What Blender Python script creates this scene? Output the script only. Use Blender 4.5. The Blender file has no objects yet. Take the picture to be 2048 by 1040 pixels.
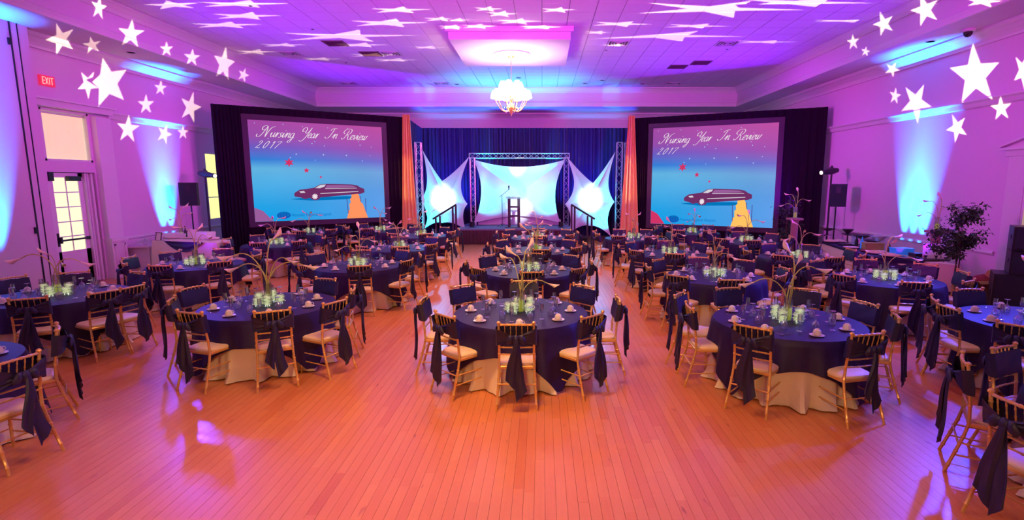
import bpy, math, random
from mathutils import Vector, Matrix
random.seed(7)
sin, cos, pi = math.sin, math.cos, math.pi
rad = math.radians
sc = bpy.context.scene
COL = sc.collection
# ------------------------------------------------------------------ camera
F, CX, CY, PITCH, CAMZ = 1058.0, 1084.0, 520.0, rad(8.4), 2.4
cam = bpy.data.cameras.new('camera'); camo = bpy.data.objects.new('camera', cam); COL.objects.link(camo)
cam.sensor_width = 36; cam.lens = F/2048*36; cam.shift_x = -(CX-1024)/2048
cam.clip_end = 100; cam.clip_start = .05
camo.location = (0, 0, CAMZ); camo.rotation_euler = (pi/2-PITCH, 0, 0)
sc.camera = camo
# ------------------------------------------------------------------ world, exposure
w = bpy.data.worlds.new('world'); sc.world = w; w.use_nodes = True
w.node_tree.nodes['Background'].inputs[0].default_value = (.25, .12, .5, 1)
w.node_tree.nodes['Background'].inputs[1].default_value = .05
sc.view_settings.view_transform = 'Standard'; sc.view_settings.look = 'None'
sc.view_settings.exposure = 0.0; sc.view_settings.gamma = 1
sc.view_settings.use_curve_mapping = False
cy = sc.cycles
cy.max_bounces = 6; cy.diffuse_bounces = 3; cy.glossy_bounces = 3; cy.transmission_bounces = 4
cy.transparent_max_bounces = 20; cy.sample_clamp_indirect = 4; cy.use_denoising = True
cy.caustics_reflective = False; cy.caustics_refractive = False
cy.use_adaptive_sampling = True; cy.adaptive_threshold = .03
# ------------------------------------------------------------------ lights
def light(name, kind, loc, power, color, size=.1, aim=None, angle=60, blend=.6):
    l = bpy.data.lights.new(name, kind); o = bpy.data.objects.new(name, l); COL.objects.link(o)
    o.location = loc; l.energy = power; l.color = color
    if kind in ('POINT', 'SPOT'): l.shadow_soft_size = size
    if kind == 'SPOT':
        l.spot_size = rad(angle); l.spot_blend = blend
    if aim is not None:
        o.rotation_euler = (Vector(aim)-Vector(loc)).to_track_quat('-Z', 'Y').to_euler()
    return o
WARM = (1, .50, .14); MAG = (1, .025, .92); BLUE = (.05, .16, 1); PUR = (.20, .0, 1); CYAN = (.02, .42, 1); WHITE = (1, .95, .9)
# chandeliers: one in view, two further along the room behind the frame's upper edge
light('chandelier_light', 'POINT', (-.87, 15.5, 4.5), 70, (1, .66, .5), .35)
light('chandelier_up', 'SPOT', (-.87, 15.5, 4.95), 1700, (1, .74, .62), .3, (-.87, 15.5, 6.2), 128, .9)
light('chandelier_and_fill', 'SPOT', (-.8, 4.6, 4.9), 1250, WARM, .3, (-.8, 4.8, 0), 112, 1)
light('chandelier_and_fill', 'SPOT', (-.8, -3.5, 4.9), 900, WARM, .3, (-.8, -2.0, 0), 125, 1)
light('chandelier_and_fill', 'SPOT', (-.8, -5, 4.4), 1500, (1, .56, .22), .3, (-.5, 6.5, .4), 62, 1)  # added warm fill for surfaces facing the camera, not a chandelier beam
light('chandelier_and_fill', 'SPOT', (-.87, 15.5, 4.2), 600, WARM, .3, (-.87, 15.2, 0), 125, 1)
light('wash_light', 'SPOT', (-.8, 5.6, 4.3), 1500, (1, .05, .55), .3, (-.8, 13.5, 6.24), 95, 1)  # added magenta fill to pink the ceiling, no fixture hangs here
light('ellipsoidal_beam', 'SPOT', (-9.75, 15.95, 2.65), 3800, (1, .62, .16), .05, (-4.95, 19.8, 2.5), 17, .6)
light('ellipsoidal_beam', 'SPOT', (8.3, 15.98, 2.7), 3800, (1, .62, .16), .05, (3.3, 20.1, 2.5), 17, .6)
light('recessed_down', 'SPOT', (-.8, 10.2, 6.1), 900, WARM, .15, (-.8, 10.2, 0), 105, 1)
for x, y in ((-6.0, 9.0), (4.6, 8.6), (-5.8, 14.5), (4.6, 13.8)):
    light('recessed_down', 'SPOT', (x, y, 6.1), 250, WARM, .15, (x, y, 0), 95, 1)
# added magenta washes without fixtures, behind the camera and half way along the walls
for x, y, p in ((-6.5, -3, 4200), (5.5, -3, 4200)):
    light('wash_light', 'SPOT', (x, y, 4.2), p, MAG, .25, (x*.7, 24, 7.0), 52, .9)
for x, y, z, p, a in ((7.6, 9.0, 5.3, 4030, (-10.8, 13.4, 3.6)), (7.6, 14, 5.3, 3720, (-10.8, 18.3, 3.4)), (-8.9, 13, 5.3, 4340, (9.2, 17.2, 3.4)), (-8.9, 8, 5.3, 3410, (9.2, 9.8, 3.2))):
    light('wash_light', 'SPOT', (x, y, z), p, MAG, .8, a, 27, 1)
# blue uplights standing along the two long walls
UPL = [(-10.56, 15.15), (-10.1, 9.75), (-10.1, 4.0), (8.96, 13.15), (8.96, 7.9), (8.96, 3.0)]
for i, (x, y) in enumerate(UPL):
    s = 1 if x < 0 else -1
    for dy in ((-.3, 0, .3) if i in (0, 1, 3) else (0,)):
        light('uplight_beam', 'SPOT', (x, y+dy, .30), 6800 if i in (0, 1, 3) else 6000, (.004, .17, 1), .04, (x-s*.27, y+dy*1.15, 3), 29, .95)
# added violet fills without fixtures at the side walls, aimed over the ceiling
for x, y, a in ((-9.6, 12.4, (-3, 14, 6.2)), (8.2, 10.4, (3, 14, 6.2)), (-9.2, 18.8, (-4, 19, 6.2)), (8.2, 17.0, (3, 18, 6.2))):
    light('violet_beam', 'SPOT', (x, y, 1.2), 2000, PUR, .45, a, 100, 1)
light('blue_wash', 'SPOT', (8.3, 9.4, 4.6), 3000, (.04, .06, 1), .15, (4.2, 7.2, .7), 60, .9)  # blue fill added to colour the nearby table tops
light('blue_wash', 'SPOT', (-9.4, 13.6, 4.6), 600, (.10, .06, 1), .15, (-5.0, 9.6, .7), 80, .9)
# stage
for x, y, z, a, p, ang in ((-2.75, 21.1, .75, (-1.9, 22.1, 2.0), 380, 70), (.75, 21.1, .75, (-.1, 22.1, 2.0), 380, 70),
                           (-4.7, 20.6, .15, (-3.9, 21.6, 2.3), 380, 75), (2.75, 20.6, .15, (1.95, 21.6, 2.3), 380, 75)):
    light('stage_uplight', 'SPOT', (x, y, z), p*2.0, (.0, .66, .95), .06, a, ang, .8)
for a, p, ang, c in (((-4.0, 21.6, 1.75), 24000, 5.2, (.8, .95, 1)), ((1.95, 21.6, 1.75), 24000, 5.2, (.8, .95, 1)),
                  ((-.9, 22.1, 1.45), 18000, 5.0, (.8, .95, 1)), ((-.97, 22.1, 3.05), 26000, 3.1, (1, .97, .9))):
    light('gobo_spot', 'SPOT', ((a[0]*.3-.6 if abs(a[0]+.9) > .5 else 1.0), 12.5, 5.9), p*.5, c, .05, a, ang*1.3, .75)
for x in (-2.75, .9): light('truss_uplight', 'SPOT', (x, 21.9, 3.75), 600, CYAN, .1, (x*.4-.6, 20.6, 6.2), 95, 1)
for x in (-4.2, -3.4, 1.5, 2.4): light('drape_uplight', 'SPOT', (x, 22.4, .5), 900, (.03, .05, 1), .1, (x, 23.6, 3.4), 80, .9)
for x in (-4.0, 2.3): light('drape_uplight', 'SPOT', (x, 24.4, .3), 900, (.1, .3, 1), .1, (x, 24.4, 5), 45, .8)
light('stage_spill', 'SPOT', (-3.9, 19.4, 3.6), 300, CYAN, .1, (-3.2, 15.0, 0), 60, .8)
light('stage_spill', 'SPOT', (2.1, 19.4, 3.6), 300, CYAN, .1, (1.6, 15.0, 0), 60, .8)

# ------------------------------------------------------------------ pixel <-> world
cp_, sp_ = cos(PITCH), sin(PITCH)
def ray(px, py):
    u = (px-CX)/F; v = (py-CY)/F
    return Vector((u, cp_-v*sp_, -(v*cp_+sp_)))
CAMP = Vector((0, 0, CAMZ))
def atz(px, py, z):
    r = ray(px, py); return CAMP+r*((z-CAMZ)/r.z)
def atY(px, py, Y):
    r = ray(px, py); return CAMP+r*(Y/r.y)
def atX(px, py, X):
    r = ray(px, py); return CAMP+r*(X/r.x)
# ------------------------------------------------------------------ materials
def nt(m): return m.node_tree.nodes, m.node_tree.links
def mat(name, col, rough=.5, metal=0, spec=.5, var=0, scale=20, bump=0, sheen=0, coat=0, emit=None, es=0):
    m = bpy.data.materials.new(name); m.use_nodes = True; N, L = nt(m); b = N['Principled BSDF']
    b.inputs['Base Color'].default_value = (*col, 1); b.inputs['Roughness'].default_value = rough
    b.inputs['Metallic'].default_value = metal; b.inputs['Specular IOR Level'].default_value = spec
    if sheen: b.inputs['Sheen Weight'].default_value = sheen
    if coat: b.inputs['Coat Weight'].default_value = coat; b.inputs['Coat Roughness'].default_value = .12
    if emit: b.inputs['Emission Color'].default_value = (*emit, 1); b.inputs['Emission Strength'].default_value = es
    if var or bump:
        tc = N.new('ShaderNodeTexCoord'); n = N.new('ShaderNodeTexNoise'); n.inputs['Scale'].default_value = scale; n.inputs['Detail'].default_value = 3
        L.new(tc.outputs['Object'], n.inputs['Vector'])
        if var:
            mx = N.new('ShaderNodeMix'); mx.data_type = 'RGBA'
            mx.inputs[6].default_value = (*[c*(1-var) for c in col], 1); mx.inputs[7].default_value = (*[min(1, c*(1+var)) for c in col], 1)
            L.new(n.outputs['Fac'], mx.inputs[0]); L.new(mx.outputs[2], b.inputs['Base Color'])
        if bump:
            bp = N.new('ShaderNodeBump'); bp.inputs['Strength'].default_value = bump; bp.inputs['Distance'].default_value = .01
            L.new(n.outputs['Fac'], bp.inputs['Height']); L.new(bp.outputs[0], b.inputs['Normal'])
    return m
def emission(name, col, s, sampled=True):
    m = bpy.data.materials.new(name); m.use_nodes = True; N, L = nt(m); N.remove(N['Principled BSDF'])
    e = N.new('ShaderNodeEmission'); e.inputs[0].default_value = (*col, 1); e.inputs[1].default_value = s
    L.new(e.outputs[0], N['Material Output'].inputs[0])
    if not sampled: m.cycles.emission_sampling = 'NONE'
    return m
def glassmat(name, tint=(.95, .95, 1), base=.12):
    m = bpy.data.materials.new(name); m.use_nodes = True; N, L = nt(m); N.remove(N['Principled BSDF'])
    t = N.new('ShaderNodeBsdfTransparent'); t.inputs[0].default_value = (*tint, 1)
    g = N.new('ShaderNodeBsdfGlossy'); g.inputs['Roughness'].default_value = .14
    lw = N.new('ShaderNodeLayerWeight'); lw.inputs[0].default_value = .35
    ma = N.new('ShaderNodeMath'); ma.operation = 'MULTIPLY_ADD'; ma.inputs[1].default_value = .75; ma.inputs[2].default_value = base
    ma.use_clamp = True
    L.new(lw.outputs['Facing'], ma.inputs[0])
    mx = N.new('ShaderNodeMixShader'); L.new(ma.outputs[0], mx.inputs[0]); L.new(t.outputs[0], mx.inputs[1]); L.new(g.outputs[0], mx.inputs[2])
    L.new(mx.outputs[0], N['Material Output'].inputs[0])
    return m
M = dict(
 wall=mat('painted_wall', (.80, .63, .75), .7, bump=.05, scale=60), trimw=mat('white_trim_paint', (.82, .78, .78), .45),
  subfloor=mat('subfloor_wood', (.58, .20, .07), .8), ceil=mat('ceiling_paint', (.80, .66, .79), .8), tile=mat('ceiling_tile', (.80, .67, .80), .85, var=.03, scale=40, bump=.1),
 grid=mat('ceiling_grid', (.42, .36, .5), .6),
 navy=mat('navy_satin', (.022, .016, .062), .42, spec=.4, var=.25, scale=90),
 navytop=mat('navy_cloth', (.022, .008, .066), .5, spec=.3, var=.2, scale=120),
 ivory=mat('ivory_cloth', (.80, .66, .52), .75, var=.05, scale=60),
 gold=mat('gold_lacquer', (.78, .45, .14), .32, metal=.4, var=.12, scale=30), seat=mat('ivory_vinyl', (.85, .64, .40), .5, var=.04, scale=12),
 china=mat('white_china', (.85, .74, .66), .25, spec=.6), glass=glassmat('clear_glass', base=.2), vase=glassmat('vase_glass', (.93, .96, .92), .10),
 water=mat('green_water', (.62, .66, .08), .15, emit=(.5, .55, .06), es=.35), blossom=mat('white_blossom', (.85, .85, .66), .7, var=.15, scale=90, emit=(.8, .85, .6), es=.32),  # water and blossoms emit, painting in a glow as if lit from within
 lily=mat('calla_bloom', (.90, .70, .52), .5, var=.1, scale=30), stem=mat('lily_stem', (.60, .58, .12), .5, var=.2, scale=30),
 black=mat('black_velour', (.016, .006, .016), .95, spec=.1, var=.3, scale=30), blackp=mat('black_plastic', (.012, .011, .014), .45),
 grille=mat('speaker_grille', (.010, .010, .013), .7, bump=.4, scale=300), darkmetal=mat('dark_metal', (.03, .03, .04), .4, metal=.6),
 frame=mat('screen_frame', (.06, .02, .045), .6), peach=mat('peach_satin', (.95, .58, .18), .5, var=.08, scale=20, sheen=.2),
 bluedrape=mat('dark_blue_drape', (.030, .022, .10), .7, var=.25, scale=25), alum=mat('truss_aluminium', (.75, .75, .8), .3, metal=.8),
 fabric=mat('stretch_fabric', (.62, .62, .66), .7, var=.06, scale=5), skirt=mat('maroon_stage_skirt', (.07, .02, .03), .8, var=.2, scale=20),
 carpet=mat('stage_carpet', (.16, .14, .22), .85, var=.15, scale=60), crystal=mat('crystal_gold', (.95, .68, .25), .15, metal=.7),
 brass=mat('brass', (.8, .5, .18), .25, metal=.9), shade=emission('lamp_shade_glow', (1, .88, .72), 9, False),
 exitr=mat('exit_sign_face', (.4, .02, .06), .5, emit=(.9, .03, .10), es=.7), exitl=emission('exit_letters', (1, .25, .25), 2.2, False),
 daylight=emission('daylight_pane', (1, .92, .62), 1.15), blind=mat('window_blind', (.8, .66, .42), .8, var=.06, scale=8, emit=(1, .80, .36), es=.60),  # blind's own emission imitates daylight coming through it
 greenlt=emission('window_daylight', (1, .95, .35), 1.2), vent=mat('vent_grille_brown', (.16, .07, .09), .6), ventw=mat('vent_white', (.7, .65, .7), .5),
 leaf=mat('ficus_leaf', (.03, .07, .02), .55, var=.4, scale=12), bark=mat('ficus_bark', (.10, .05, .03), .8, var=.3, scale=25),
 card=mat('cardboard', (.36, .19, .06), .85, var=.1, scale=14), cardl=mat('pale_carton', (.62, .46, .12), .7), red=mat('red_fabric', (.35, .03, .04), .7),
 paper=mat('paper_card', (.85, .72, .70), .7), whitebox=mat('white_card_box', (.9, .88, .84), .5), terra=mat('pinkish_plaster', (.40, .17, .18), .7, var=.15, scale=12),
 steel=mat('polished_steel', (.6, .6, .65), .2, metal=1), darkwood=mat('dark_tray', (.05, .02, .03), .4), wicker=mat('wicker', (.45, .28, .10), .8, var=.3, scale=60),
 lens=emission('lamp_lens', (1, .8, .6), 4, False), led=emission('submersible_light', (.9, .95, 1), 3.0, False), bluegl=mat('blue_glass', (.05, .25, .8), .1, emit=(.02, .2, .9), es=.3),  # blue glass also emits, so bottle and box glow without any lamp
 housing=mat('projector_housing', (.0, .0, .0), .9, spec=0), cake=mat('cream_food', (.8, .5, .35), .6, var=.2, scale=40),
)
def floor_material():
    m = bpy.data.materials.new('oak_boards'); m.use_nodes = True; N, L = nt(m); b = N['Principled BSDF']
    at = N.new('ShaderNodeAttribute'); at.attribute_name = 'tone'
    cr = N.new('ShaderNodeValToRGB'); e = cr.color_ramp.elements
    e[0].position = 0; e[0].color = (.56, .14, .035, 1); e[1].position = 1; e[1].color = (.80, .31, .10, 1)
    x = cr.color_ramp.elements.new(.25); x.color = (.64, .19, .055, 1); x = cr.color_ramp.elements.new(.7); x.color = (.71, .25, .08, 1)
    tc = N.new('ShaderNodeTexCoord'); mp = N.new('ShaderNodeMapping'); mp.inputs['Scale'].default_value = (38, 2.2, 1)
    n = N.new('ShaderNodeTexNoise'); n.inputs['Scale'].default_value = 1; n.inputs['Detail'].default_value = 5; n.inputs['Distortion'].default_value = .6
    L.new(tc.outputs['Object'], mp.inputs[0]); L.new(mp.outputs[0], n.inputs['Vector'])
    ma = N.new('ShaderNodeMath'); ma.operation = 'MULTIPLY_ADD'; ma.inputs[1].default_value = .45; ma.inputs[2].default_value = -.22
    L.new(n.outputs['Fac'], ma.inputs[0])
    ad = N.new('ShaderNodeMath'); ad.operation = 'ADD'; ad.use_clamp = True
    L.new(at.outputs['Fac'], ad.inputs[0]); L.new(ma.outputs[0], ad.inputs[1]); L.new(ad.outputs[0], cr.inputs[0])
    # knots
    mp2 = N.new('ShaderNodeMapping'); mp2.inputs['Scale'].default_value = (5, 1.3, 1); n2 = N.new('ShaderNodeTexNoise'); n2.inputs['Scale'].default_value = 2.2; n2.inputs['Detail'].default_value = 2
    L.new(tc.outputs['Object'], mp2.inputs[0]); L.new(mp2.outputs[0], n2.inputs['Vector'])
    r2 = N.new('ShaderNodeValToRGB'); r2.color_ramp.elements[0].position = .70; r2.color_ramp.elements[0].color = (1, 1, 1, 1); r2.color_ramp.elements[1].position = .78; r2.color_ramp.elements[1].color = (.55, .35, .3, 1)
    L.new(n2.outputs['Fac'], r2.inputs[0])
    mx = N.new('ShaderNodeMix'); mx.data_type = 'RGBA'; mx.blend_type = 'MULTIPLY'; mx.inputs[0].default_value = 1
    L.new(cr.outputs[0], mx.inputs[6]); L.new(r2.outputs[0], mx.inputs[7]); L.new(mx.outputs[2], b.inputs['Base Color'])
    b.inputs['Roughness'].default_value = .33; b.inputs['Specular IOR Level'].default_value = .5
    b.inputs['Coat Weight'].default_value = .25; b.inputs['Coat Roughness'].default_value = .16
    bp = N.new('ShaderNodeBump'); bp.inputs['Strength'].default_value = .05; bp.inputs['Distance'].default_value = .01; L.new(n.outputs['Fac'], bp.inputs['Height']); L.new(bp.outputs[0], b.inputs['Normal'])
    return m
M['floor'] = floor_material()

# ------------------------------------------------------------------ mesh builder
class MB:
    def __init__(s): s.v = []; s.f = []; s.t = None
    def add(s, vs, fs):
        o = len(s.v); s.v += [tuple(v) for v in vs]; s.f += [tuple(i+o for i in f) for f in fs]; return s
    def box(s, c, d, rz=0, rx=0):
        vs = []; m = Matrix.Rotation(rz, 3, 'Z') @ Matrix.Rotation(rx, 3, 'X')
        for z in (-.5, .5):
            for x, y in ((-.5, -.5), (.5, -.5), (.5, .5), (-.5, .5)):
                p = m @ Vector((x*d[0], y*d[1], z*d[2])); vs.append((c[0]+p.x, c[1]+p.y, c[2]+p.z))
        return s.add(vs, [(3, 2, 1, 0), (4, 5, 6, 7), (0, 1, 5, 4), (1, 2, 6, 5), (2, 3, 7, 6), (3, 0, 4, 7)])
    def bb(s, x0, y0, z0, x1, y1, z1): return s.box(((x0+x1)/2, (y0+y1)/2, (z0+z1)/2), (abs(x1-x0), abs(y1-y0), abs(z1-z0)))
    def tube(s, pts, r, n=8, sx=1, sy=1, cap=True, up=None):
        pts = [Vector(p) for p in pts]; k = len(pts); rr = r if isinstance(r, (list, tuple)) else [r]*k
        vs = []; prev = None
        for i, p in enumerate(pts):
            t = (pts[min(i+1, k-1)]-pts[max(i-1, 0)])
            t = t.normalized() if t.length > 1e-9 else Vector((0, 0, 1))
            if prev is None:
                a = Vector(up) if up else (Vector((0, 0, 1)) if abs(t.z) < .9 else Vector((1, 0, 0)))
                u = (a - t*a.dot(t)).normalized()
            else: u = (prev - t*prev.dot(t)).normalized()
            prev = u; w_ = t.cross(u)
            for j in range(n):
                a = 2*pi*j/n; vs.append(p+u*(cos(a)*rr[i]*sx)+w_*(sin(a)*rr[i]*sy))
        fs = [(i*n+j, i*n+(j+1) % n, (i+1)*n+(j+1) % n, (i+1)*n+j) for i in range(k-1) for j in range(n)]
        if cap: fs += [tuple(range(n-1, -1, -1)), tuple((k-1)*n+j for j in range(n))]
        return s.add(vs, fs)
    def lathe(s, prof, n=16, c=(0, 0, 0), cap=True):
        vs = []; k = len(prof)
        for r, z in prof:
            for j in range(n): a = 2*pi*j/n; vs.append((c[0]+r*cos(a), c[1]+r*sin(a), c[2]+z))
        fs = [(i*n+j, i*n+(j+1) % n, (i+1)*n+(j+1) % n, (i+1)*n+j) for i in range(k-1) for j in range(n)]
        if cap: fs += [tuple(range(n-1, -1, -1)), tuple((k-1)*n+j for j in range(n))]
        return s.add(vs, fs)
    def grid(s, fn, nu, nv, closed=False):
        vs = [fn(i/(nu if closed else nu), j/nv) for j in range(nv+1) for i in range(nu+(0 if closed else 1))]
        W = nu if closed else nu+1
        fs = [(j*W+i, j*W+(i+1) % W, (j+1)*W+(i+1) % W, (j+1)*W+i) for j in range(nv) for i in range(nu)]
        return s.add(vs, fs)
    def prism(s, poly, y0, y1, plane='xz'):
        k = len(poly)
        def P(p, y): return (p[0], y, p[1]) if plane == 'xz' else ((y, p[0], p[1]) if plane == 'yz' else (p[0], p[1], y))
        vs = [P(p, y0) for p in poly]+[P(p, y1) for p in poly]
        return s.add(vs, [tuple(range(k)), tuple(range(2*k-1, k-1, -1))]+[(i, i+k, (i+1) % k+k, (i+1) % k) for i in range(k)])
    def build(s, name, m, parent=None, smooth=True, tone=None, recalc=False):
        me = bpy.data.meshes.new(name); me.from_pydata(s.v, [], s.f)
        if recalc:
            import bmesh
            b = bmesh.new(); b.from_mesh(me); bmesh.ops.recalc_face_normals(b, faces=b.faces); b.to_mesh(me); b.free()
        me.materials.append(m)
        if smooth:
            me.shade_smooth()
            try: me.set_sharp_from_angle(angle=rad(38))
            except Exception: pass
        if tone is not None:
            a = me.attributes.new('tone', 'FLOAT', 'FACE'); a.data.foreach_set('value', tone)
        o = bpy.data.objects.new(name, me); COL.objects.link(o)
        if parent: o.parent = parent
        return o
def tag(o, label=None, cat=None, group=None, kind=None):
    if label: o['label'] = label
    if cat: o['category'] = cat
    if group: o['group'] = group
    if kind: o['kind'] = kind
    return o
def empty(name, loc, rz=0, label=None, cat=None, group=None, kind=None):
    o = bpy.data.objects.new(name, None); COL.objects.link(o); o.location = loc; o.rotation_euler = (0, 0, rz)
    o.empty_display_size = .05
    return tag(o, label, cat, group, kind)
KIDS = {}
def copy_tree(o, parent=None):
    if o.name not in KIDS: KIDS[o.name] = list(o.children)
    c = o.copy(); COL.objects.link(c); c.parent = parent
    for ch in KIDS[o.name]: copy_tree(ch, c)
    return c
def place(proto, used, loc, rz, label, group=None, scale=None, tilt=None):
    o = proto if not used else copy_tree(proto)
    o.location = loc; o.rotation_euler = (tilt or 0, 0, rz); o['label'] = label
    if group: o['group'] = group
    if scale: o.scale = (scale,)*3
    return o
def struct(name, mb, m, label=None, smooth=False, parent=None):
    o = mb.build(name, m, parent, smooth=smooth, recalc=True)
    if not parent: o['kind'] = 'structure'
    return o
# ------------------------------------------------------------------ room
XL, XR, YB, YF = -10.85, 9.25, 25.0, -8.0
ZS, ZC = 5.5, 6.24; TXL, TXR, TYB = -9.4, 8.1, 22.7
floor = struct('floor', MB().bb(XL-.3, YF-.3, -.2, XR+.3, YB+.3, -.012), M['subfloor'])
# boards run the length of the room; staggered butt ends
BW = .083; boards = []
x = XL
while x < XR:
    y = YF - random.random()*1.2
    while y < YB:
        L_ = random.uniform(.45, 1.5)
        boards.append((x, max(y, YF), min(x+BW, XR), min(y+L_, YB))); y += L_
    x += BW
def vis(b):
    cx, cyy = (b[0]+b[2])/2, (b[1]+b[3])/2
    if cyy < 2.2 or cyy > 7.0: return 1e9
    px = CX+F*cx/(cyy*cp_+CAMZ*sp_)
    if px < -20 or px > 2068: return 1e9
    return math.hypot(cx*1.1, cyy)
boards.sort(key=vis)
g = .0002
def board_mb(b, mb):
    z = random.uniform(-.0006, .0006)
    x0, y0, x1, y1 = b[0]+g, b[1]+g, b[2]-g, b[3]-g
    mb.add([(x0, y0, -.012), (x1, y0, -.012), (x1, y1, -.012), (x0, y1, -.012), (x0+.0008, y0, z), (x1-.0008, y0, z), (x1-.0008, y1, z), (x0+.0008, y1, z)],
           [(4, 5, 6, 7), (0, 1, 5, 4), (1, 2, 6, 5), (2, 3, 7, 6), (3, 0, 4, 7)])
def tone(): return min(1, max(0, random.gauss(.5, .07)+random.choice((0, 0, 0, 0, -.22, .15))))
for b in boards[:300]:
    mb = MB(); board_mb(b, mb); mb.build('floor_board', M['floor'], floor, smooth=False, tone=[tone()]*5)
mb = MB(); tn = []
for b in boards[300:]:
    if b[3]-b[1] < .01: continue
    board_mb(b, mb); tn += [tone()]*5
o = mb.build('floor_boards', M['floor'], floor, smooth=False, tone=tn); o['kind'] = 'stuff'
# ceiling shell
c = MB().bb(TXL, YF, ZC+.02, TXR, TYB, ZC+.2)
ceiling = struct('ceiling', c, M['grid'])
so = MB().bb(XL, YF, ZS, TXL, YB, ZC+.2).bb(TXR, YF, ZS, XR, YB, ZC+.2).bb(TXL, TYB, ZS, TXR, YB, ZC+.2)
struct('ceiling_soffit', so, M['ceil'])
T2 = .61; tiles = []; holes = {}
def cell(px, py):
    p = atz(px, py, ZC); return (math.floor(p.x/T2), math.floor(p.y/T2))
i0, i1 = math.ceil(TXL/T2), math.floor(TXR/T2)
for i in range(i0-1, i1+1):
    for j in range(-13, 38):
        x0, x1 = max(i*T2, TXL), min((i+1)*T2, TXR); y0, y1 = j*T2, min((j+1)*T2, TYB)
        if x1-x0 < .05 or y1-y0 < .05: continue
        tiles.append((i, j, x0, y0, x1, y1))
VENTS = {}   # cell -> kind
for (px, py, kd) in ((668, 84, 'vent'), (738, 105, 'vent'), (578, 104, 'diffuser'), (778, 105, 'diffuser'), (1242, 89, 'diffuser'), (1360, 137, 'vent'), (1382, 128, 'vent'), (1471, 87, 'diffuser'), (893, 166, 'diffuser'), (700, 168, 'diffuser'), (1360, 166, 'diffuser')):
    VENTS[cell(px, py)] = kd
def tvis(t):
    cx, cyy = (t[2]+t[4])/2, (t[3]+t[5])/2
    d = cyy*cp_-(ZC-CAMZ)*sp_
    if d < 1: return 1e9
    px = CX+F*cx/d; py = CY-F*((ZC-CAMZ)*cp_+cyy*sp_)/d
    if px < -30 or px > 2078 or py < -15: return 1e9
    return math.hypot(cx, cyy)
tiles.sort(key=tvis)
def tile_mb(t, mb):
    g = .009; i, j, x0, y0, x1, y1 = t; mb.bb(x0+g, y0+g, ZC, x1-g, y1-g, ZC+.03)
rest = MB(); n = 0
for t in tiles:
    if (t[0], t[1]) in VENTS: continue
    if n < 300 and tvis(t) < 1e8:
        mb = MB(); tile_mb(t, mb); mb.build('ceiling_tile', M['tile'], ceiling, smooth=False); n += 1
    else: tile_mb(t, rest)
rest.build('ceiling_tiles', M['tile'], ceiling, smooth=False)['kind'] = 'stuff'
vn = 0
for (i, j), kd in VENTS.items():
    cx, cyy = (i+.5)*T2, (j+.5)*T2
    vn += 1
    side = ['farthest toward the window side', 'paired with a diffuser left of the chandelier', 'beside the brown vent nearest the window side', 'just right of a brown vent', 'right of the chandelier panel', 'nearer one of the right pair', 'farther one of the right pair', 'out toward the buffet side', 'behind the chandelier, left', 'in the far left corner', 'in the far right corner'][(vn-1) % 11]
    if kd == 'vent':
        r = empty('ceiling_vent', (cx, cyy, ZC), 0, 'brown square return vent in the tiled ceiling %s' % side, 'vent', 'brown return vents in the ceiling')
        fr = MB()
        for a, b_, c_, d_ in ((-.29, -.29, .29, -.25), (-.29, .25, .29, .29), (-.29, -.25, -.25, .25), (.25, -.25, .29, .25)): fr.bb(a, b_, -.012, c_, d_, .01)
        fr.build('frame', M['vent'], r, False); MB().bb(-.25, -.25, .005, .25, .25, .02).build('backing', M['vent'], r, False)
        for k in range(9): MB().box((0, -.2+k*.05, -.002), (.5, .03, .004), 0, .5).build('slat', M['vent'], r, False)
    else:
        r = empty('ceiling_diffuser', (cx, cyy, ZC), 0, 'white square air diffuser in the tiled ceiling %s' % side, 'diffuser', 'white air diffusers in the ceiling')
        fr = MB()
        for a, b_, c_, d_ in ((-.29, -.29, .29, -.26), (-.29, .26, .29, .29), (-.29, -.26, -.26, .26), (.26, -.26, .29, .26)): fr.bb(a, b_, -.015, c_, d_, .01)
        fr.build('frame', M['ventw'], r, False)
        for q in (.2, .13, .06):
            rg = MB()
            for a, b_, c_, d_ in ((-q, -q, q, -q+.025), (-q, q-.025, q, q), (-q, -q, -q+.025, q), (q-.025, -q, q, q)): rg.bb(a, b_, -.03+q*.1, c_, d_, -.015+q*.1)
            rg.build('ring', M['ventw'], r, False)
        MB().bb(-.26, -.26, .012, .26, .26, .02).build('backing', M['vent'], r, False)
# walls
WL, WR = MB(), MB()
# left wall with openings for door_1 (door + transom) and window_2
DY0, DY1 = 11.75, 13.0
WY0, WY1 = 17.3, 18.1
WL.bb(XL-.25, YF, 0, XL, DY0, ZC+.2).bb(XL-.25, DY1, 0, XL, WY0, ZC+.2).bb(XL-.25, WY1, 0, XL, YB, ZC+.2)
WL.bb(XL-.25, DY0, 4.0, XL, DY1, ZC+.2).bb(XL-.25, DY0, 2.62, XL, DY1, 2.86)
WL.bb(XL-.25, WY0, 0, XL, WY1, 1.15).bb(XL-.25, WY0, 3.35, XL, WY1, ZC+.2)
struct('wall_left', WL, M['wall'])
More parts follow.
